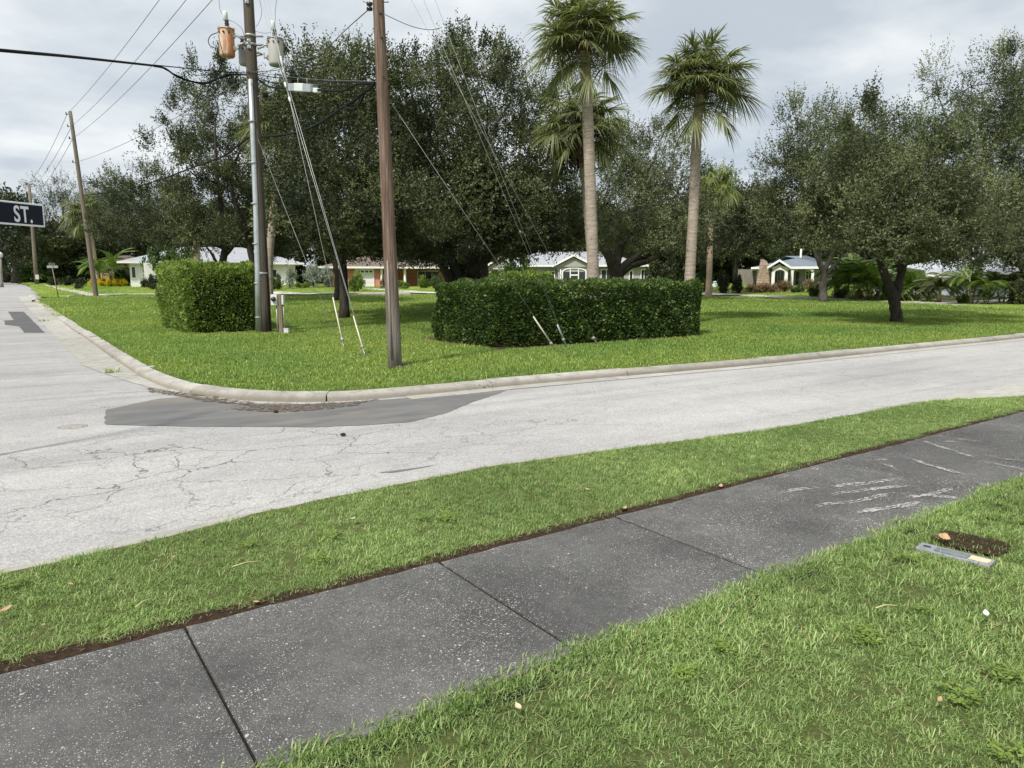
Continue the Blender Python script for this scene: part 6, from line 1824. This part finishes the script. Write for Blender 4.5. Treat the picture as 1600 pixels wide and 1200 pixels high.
# ------------------------------------------------------------------ grass (instanced blades, uncountable)
def blade_patch(name, n, rad, h0, h1, w, m, seed, lean=0.7, segs=3, flat=0.0):
    r = np.random.default_rng(seed); rr = random.Random(seed)
    vs_, fs_, ti = [], [], []
    for i in range(n):
        a = rr.uniform(0, 6.283); q = rad * math.sqrt(rr.random()); p0 = Vector((q * math.cos(a), q * math.sin(a), -.008))
        az = rr.uniform(0, 6.283); ln = rr.uniform(h0, h1); le = rr.uniform(.15, lean)
        d = Vector((math.cos(az) * le, math.sin(az) * le, 1 - .55 * le)).normalized()
        cur = Vector((math.cos(az), math.sin(az), -.9)) * ln * rr.uniform(.1, .5) * le
        pts = [p0 + d * ln * t + cur * t * t for t in ([0, .5, 1] if segs == 2 else [0, .36, .7, 1])]
        side = d.cross(Vector((0, 0, 1)))
        side = side.normalized() if side.length > 1e-4 else Vector((1, 0, 0))
        side = (side + Vector((0, 0, rr.uniform(-.4, .4)))).normalized()
        ww = w * rr.uniform(.6, 1.25) / 2
        wd = [ww * .8, ww, 0] if segs == 2 else [ww * .75, ww, ww * .8, 0]
        t0 = rr.random()
        t0 = t0 * .8 if rr.random() > .025 else rr.uniform(.92, 1)
        ribbon(vs_, fs_, ti, pts, wd, side, t0)
    return bpy.data.objects.new(name, tinted(name, vs_, fs_, ti, M[m]))
def weed_patch(name, n, rad, seed):
    rr = random.Random(seed); vs_, fs_, ti = [], [], []
    for i in range(n):
        a = rr.uniform(0, 6.283); q = rad * math.sqrt(rr.random()); z = rr.uniform(.012, .03)
        c = Vector((q * math.cos(a), q * math.sin(a), z)); s = rr.uniform(.007, .015)
        for k in range(3):
            b = a + k * 2.094 + rr.uniform(-.2, .2); o = Vector((math.cos(b), math.sin(b), rr.uniform(-.1, .35))); sd = Vector((-math.sin(b), math.cos(b), 0))
            j = len(vs_); vs_ += [c, c + o * s + sd * s * .6, c + o * s * 1.7, c + o * s - sd * s * .6]; t = rr.random(); ti += [t] * 4; fs_.append((j, j + 1, j + 2, j + 3))
    return bpy.data.objects.new(name, tinted(name, vs_, fs_, ti, M['weed']))
def coll(name, obs):
    c = bpy.data.collections.new(name)
    for o in obs: c.objects.link(o)
    return c
C_near = coll('near_grass_tufts', [blade_patch('tuft_%s' % 'abcdef'[i], 44, .085, .020, .052 + .012 * (i == 3), .0048, 'grass', 400 + i, 1.0) for i in range(5)] + [blade_patch('tuft_g', 7, .06, .055, .095, .0058, 'grass', 410, 1.0)])
C_weed = coll('near_weeds', [weed_patch('weed_a', 30, .07, 421), weed_patch('weed_b', 22, .06, 422)])
C_mid = coll('lawn_tufts', [blade_patch('turf_%s' % 'abcd'[i], 46, .17, .045, .085, .012, 'lawn', 430 + i, .8, 2) for i in range(4)])
C_far = coll('far_turf_tufts', [blade_patch('turf_%s' % 'xyz'[i], 46, .42, .06, .11, .028, 'lawn', 440 + i, .8, 2) for i in range(3)])
def scatter(name, pts, zs, collection, npick, smin, smax, label, seed, size_mul=None, cat='grass'):
    r = np.random.default_rng(seed); N = len(pts)
    me = bpy.data.meshes.new(name); me.vertices.add(N)
    co = np.concatenate([pts, zs[:, None]], 1).astype(np.float32); me.vertices.foreach_set('co', co.ravel())
    rot = np.zeros((N, 3), np.float32); rot[:, 2] = r.uniform(0, 6.283, N); rot[:, :2] = r.normal(0, .08, (N, 2))
    a = me.attributes.new('rot', 'FLOAT_VECTOR', 'POINT'); a.data.foreach_set('vector', rot.ravel())
    sz = r.uniform(smin, smax, N)
    if size_mul is not None: sz = sz * size_mul
    a = me.attributes.new('size', 'FLOAT', 'POINT'); a.data.foreach_set('value', sz.astype(np.float32))
    a = me.attributes.new('pick', 'INT', 'POINT'); a.data.foreach_set('value', r.integers(0, npick, N).astype(np.int32))
    o = link(name, me); tag(o, label, cat, None, 'stuff')
    ng = bpy.data.node_groups.new(name + '_nodes', 'GeometryNodeTree')
    ng.interface.new_socket('Geometry', in_out='INPUT', socket_type='NodeSocketGeometry'); ng.interface.new_socket('Geometry', in_out='OUTPUT', socket_type='NodeSocketGeometry')
    gi = ng.nodes.new('NodeGroupInput'); go = ng.nodes.new('NodeGroupOutput')
    ip = ng.nodes.new('GeometryNodeInstanceOnPoints'); ci = ng.nodes.new('GeometryNodeCollectionInfo')
    ci.inputs['Collection'].default_value = collection; ci.inputs['Separate Children'].default_value = True; ci.inputs['Reset Children'].default_value = True
    def na(nm, ty):
        n = ng.nodes.new('GeometryNodeInputNamedAttribute'); n.data_type = ty; n.inputs['Name'].default_value = nm; return n.outputs['Attribute']
    er = ng.nodes.new('FunctionNodeEulerToRotation')
    ng.links.new(na('rot', 'FLOAT_VECTOR'), er.inputs[0])
    ng.links.new(gi.outputs[0], ip.inputs['Points']); ng.links.new(ci.outputs[0], ip.inputs['Instance'])
    ip.inputs['Pick Instance'].default_value = True
    ng.links.new(na('pick', 'INT'), ip.inputs['Instance Index']); ng.links.new(er.outputs[0], ip.inputs['Rotation']); ng.links.new(na('size', 'FLOAT'), ip.inputs['Scale'])
    ng.links.new(ip.outputs[0], go.inputs[0])
    md = o.modifiers.new('scatter', 'NODES'); md.node_group = ng
    return o
def inside(poly, p):
    x, y = p[:, 0], p[:, 1]; c = np.zeros(len(p), bool); n = len(poly); j = n - 1
    P_ = np.array(poly)
    for i in range(n):
        xi, yi = P_[i]; xj, yj = P_[j]
        with np.errstate(divide='ignore', invalid='ignore'):
            c ^= ((yi > y) != (yj > y)) & (x < (xj - xi) * (y - yi) / (yj - yi) + xi)
        j = i
    return c
def vnoise(p, s, seed):
    """cheap smooth value noise"""
    r = np.random.default_rng(seed); T = r.random((64, 64))
    q = p * s; i = np.floor(q).astype(int); f = q - i; f = f * f * (3 - 2 * f)
    g = lambda a, b: T[(i[:, 0] + a) % 64, (i[:, 1] + b) % 64]
    return (g(0, 0) * (1 - f[:, 0]) + g(1, 0) * f[:, 0]) * (1 - f[:, 1]) + (g(0, 1) * (1 - f[:, 0]) + g(1, 1) * f[:, 0]) * f[:, 1]
def rpts(x0, x1, y0, y1, dens, seed):
    r = np.random.default_rng(seed); n = int((x1 - x0) * (y1 - y0) * dens)
    return np.stack([r.uniform(x0, x1, n), r.uniform(y0, y1, n)], 1)
def zgs(p): return np.array([Zg(a, b) for a, b in p])
def dof(p): return p[:, 0] * fw[0] + p[:, 1] * fw[1]
box_poly = [XY(Matrix.Rotation(ang, 3, 'Z') @ Vector((sx_ * ln / 2, sy_, 0)) + cen) for sx_, sy_ in ((-1, -.05), (1, -.05), (1, .06), (-1, .06))]
# near lawn
p = rpts(-4, 14, -4.5, 2.215, 620, 501)
p = p[dof(p) > .2]
lat = p[:, 0] * rt[0] + p[:, 1] * rt[1]
p = p[np.abs(lat) < dof(p) * .85 + 2.6]
bare = vnoise(p, 3.2, 1) * .6 + vnoise(p, 8.5, 2) * .4
rk_ = np.random.default_rng(9).random(len(p))
keep = rk_ < np.clip((bare - .16) / .14, .4, 1)
dk = inside(dirt_poly, p); keep &= ~(dk & (rk_ < .66)); keep &= ~inside(box_poly, p)
p = p[keep]
scatter('near_lawn_grass', p, np.full(len(p), -.010), C_near, 6, .5, .95, 'near lawn grass in front of the sidewalk', 1, .72 + .5 * vnoise(p, 1.6, 3))
ef = []
rge = np.random.default_rng(78)
for i in range(1500):
    x = rge.uniform(-1.5, 11); ef.append((x, 2.205 + rge.normal(0, .018) + .02 * math.sin(x * 4.3)))
ef = np.array(ef)
scatter('sidewalk_fringe_grass', ef, np.full(len(ef), -.006), C_near, 6, .55, 1.1, 'ragged fringe of grass along the lawn side of the sidewalk', 11)
w = rpts(-1, 8, -2, 2.2, 6, 502); w = w[(vnoise(w, 1.9, 5) > .55) & (dof(w) > .8)]
w = w[~inside(dirt_poly, w) & ~inside(box_poly, w)]
scatter('lawn_weeds', w, np.full(len(w), -.004), C_weed, 2, .8, 1.3, 'small leafy weeds spread through the near lawn', 2, None, 'weeds')
# verge
p = rpts(-4, 12.6, 3.49, 5.1, 640, 503)
ex = np.array([q.x for q in EL]); ey = np.array([q.y for q in EL])
lim = np.interp(p[:, 0], ex, ey)
p = p[p[:, 1] < lim - .01 + .05 * (vnoise(p, 5, 8) - .5)]
p = p[p[:, 1] > 3.505 + .06 * (vnoise(p, 4, 6) - .3)]
bare = vnoise(p, 3.0, 11) * .6 + vnoise(p, 9, 12) * .4
p = p[np.random.default_rng(10).random(len(p)) < np.clip((bare - .12) / .14, .3, 1)]
scatter('verge_grass', p, np.full(len(p), -.008), C_near, 6, .42, .78, 'strip of grass between the sidewalk and the road', 3, .8 + .45 * vnoise(p, 1.8, 13))
w = rpts(-4, 3, 3.55, 4.6, 4, 504); w = w[vnoise(w, 1.9, 15) > .5]
scatter('verge_weeds', w, np.full(len(w), -.002), C_weed, 2, .8, 1.3, 'small leafy weeds in the left verge', 4, None, 'weeds')
# corner lawn: dense near, coarser beyond
hp = [(4.25, 21.86), (6.35, 21.86), (6.2, 26.2), (4.3, 26.2)]; hp2 = [(8.85, 13.04), (16.2, 12.98), (16.3, 16.9), (8.8, 16.9)]
def fov(p): return np.abs(p[:, 0] * rt[0] + p[:, 1] * rt[1]) < dof(p) * .80 + 5
p = rpts(1.5, 34, 7.5, 34, 52, 505); p = p[fov(p) & (dof(p) < 30)]
p = p[inside(grass_poly, p) & ~inside(hp, p) & ~inside(hp2, p)]
p = p[(np.hypot(p[:, 0] - BPb.x, p[:, 1] - BPb.y) > .30) & (np.hypot(p[:, 0] - a1.x, p[:, 1] - a1.y) > .17)]
scatter('corner_lawn_grass', p, zgs(p) + LAWN - .012, C_mid, 4, .75, 1.15, 'mown grass of the corner lawn', 5, .9 + .25 * vnoise(p, .8, 21))
# thicker fringe along the kerb
fr2 = []
rgf = np.random.default_rng(77)
for a, b in zip(corner_in[:-1], corner_in[1:]):
    if a[1] > 45 or a[0] > 45: continue
    n_ = int(math.hypot(b[0] - a[0], b[1] - a[1]) * 24)
    for _ in range(n_):
        t_ = rgf.random(); fr2.append((a[0] + (b[0] - a[0]) * t_ + rgf.normal(0, .03), a[1] + (b[1] - a[1]) * t_ + rgf.normal(0, .03)))
fr2 = np.array(fr2)
scatter('kerb_fringe_grass', fr2, zgs(fr2) + LAWN - .012, C_mid, 4, .4, .62, 'fringe of grass along the back of the kerb', 6)
p = rpts(1.5, 80, 7.5, 75, 10, 506); p = p[fov(p) & (dof(p) >= 29.5)]
p = p[inside(lawn_poly, p)]
scatter('back_lawn_grass', p, zgs(p) + LAWN - .012, C_far, 3, .7, 1.1, 'grass of the back part of the corner lawn', 7)
p = rpts(2, 120, 20, 150, 2.2, 507); p = p[fov(p) & (dof(p) < 95)]
p = p[inside(far_poly, p)]
scatter('house_lawn_grass', p, zgs(p) + LAWN - .012, C_far, 3, .7, 1.1, 'grass of the lawns before the houses', 8)
# worn ring of straw at the brown pole and at the guy anchors
for i, (c_, rr_, sd_) in enumerate([(BPb, .30, 1), (a1, .16, 2), (a2, .10, 3)]):
    pts_ = [(c_.x + math.cos(k * .35) * rr_ * (1 + .25 * math.sin(k * 2.1 + sd_)), c_.y + math.sin(k * .35) * rr_ * (1 + .25 * math.cos(k * 1.7 + sd_))) for k in range(18)]
    sheet('worn_ring', pts_, LAWN + .012, M['debris'])
# dry needles along the soil strip, debris flecks by the kerb
mb = MB(); rr = random.Random(88)
for i in range(520):
    x = rr.uniform(-1, 10); y = rr.uniform(3.45, 3.58); a = rr.uniform(0, 3.14); l_ = rr.uniform(.003, .013); w_ = rr.uniform(.001, .0025)
    c, s = math.cos(a), math.sin(a); z = rr.uniform(.0, .008)
    mb.add([(x - c * l_ - s * w_, y - s * l_ + c * w_, z), (x - c * l_ + s * w_, y - s * l_ - c * w_, z), (x + c * l_ + s * w_, y + s * l_ - c * w_, z + .004), (x + c * l_ - s * w_, y + s * l_ + c * w_, z + .004)], [(0, 1, 2, 3)])
tag(mb.build('dry_flecks', M['fleck']), 'dry leaf flecks along the soil strip by the walk', 'leaf litter', None, 'stuff')
mb = MB()
dpoly = np.array([[a[0], a[1]] for a in dw])
cand = rpts(dpoly[:, 0].min(), dpoly[:, 0].max(), dpoly[:, 1].min(), dpoly[:, 1].max(), 260, 91); cand = cand[inside(dw, cand)]
for x, y in cand:
    a = rr.uniform(0, 3.14); l_ = rr.uniform(.006, .022); w_ = rr.uniform(.003, .007); c, s = math.cos(a), math.sin(a); z = -.012
    mb.add([(x - c * l_ - s * w_, y - s * l_ + c * w_, z), (x - c * l_ + s * w_, y - s * l_ - c * w_, z), (x + c * l_ + s * w_, y + s * l_ - c * w_, z + .008), (x + c * l_ - s * w_, y + s * l_ + c * w_, z + .008)], [(0, 1, 2, 3)])
tag(mb.build('gutter_flecks', M['fleck']), 'dry leaf flecks gathered at the kerb corner', 'leaf litter', None, 'stuff')
# little weeds growing at kerb joints
for i, (u, v, s_, lab) in enumerate([(752, 606, .9, 'small weed tuft at the kerb joint right of the brown pole'), (1277, 556, 1.2, 'brownish weed at the kerb below the hedge end'), (1353, 548, .7, 'tiny weed at the kerb joint further right'), (1472, 538, .8, 'small weed at the kerb near the forked oak'), (1530, 533, 1.2, 'dry weed clump at the far right kerb'), (172, 582, 1.2, 'thin weed stems in the gutter of the left kerb'), (68, 502, 1.3, 'small weed in the far left gutter')]):
    p = G(u, v, -.02); rr2 = random.Random(600 + i); vs_, fs_, ti = [], [], []
    for k in range(34):
        a = rr2.uniform(0, 6.28); l_ = rr2.uniform(.06, .17) * s_; d_ = Vector((math.cos(a), math.sin(a), rr2.uniform(.3, 1.4))).normalized(); q0 = Vector((rr2.uniform(-.12, .12) * s_, rr2.uniform(-.03, .03), 0))
        ribbon(vs_, fs_, ti, [q0, q0 + d_ * l_ * .5, q0 + d_ * l_ - Vector((0, 0, l_ * .2))], [.006, .008, 0], d_.cross(Vector((0, 0, 1))).normalized(), rr2.random() if i not in (1, 4) else rr2.uniform(.8, 1))
    o = link('weed', tinted('weed', vs_, fs_, ti, M['grass'])); o.location = p; tag(o, lab, 'weed')
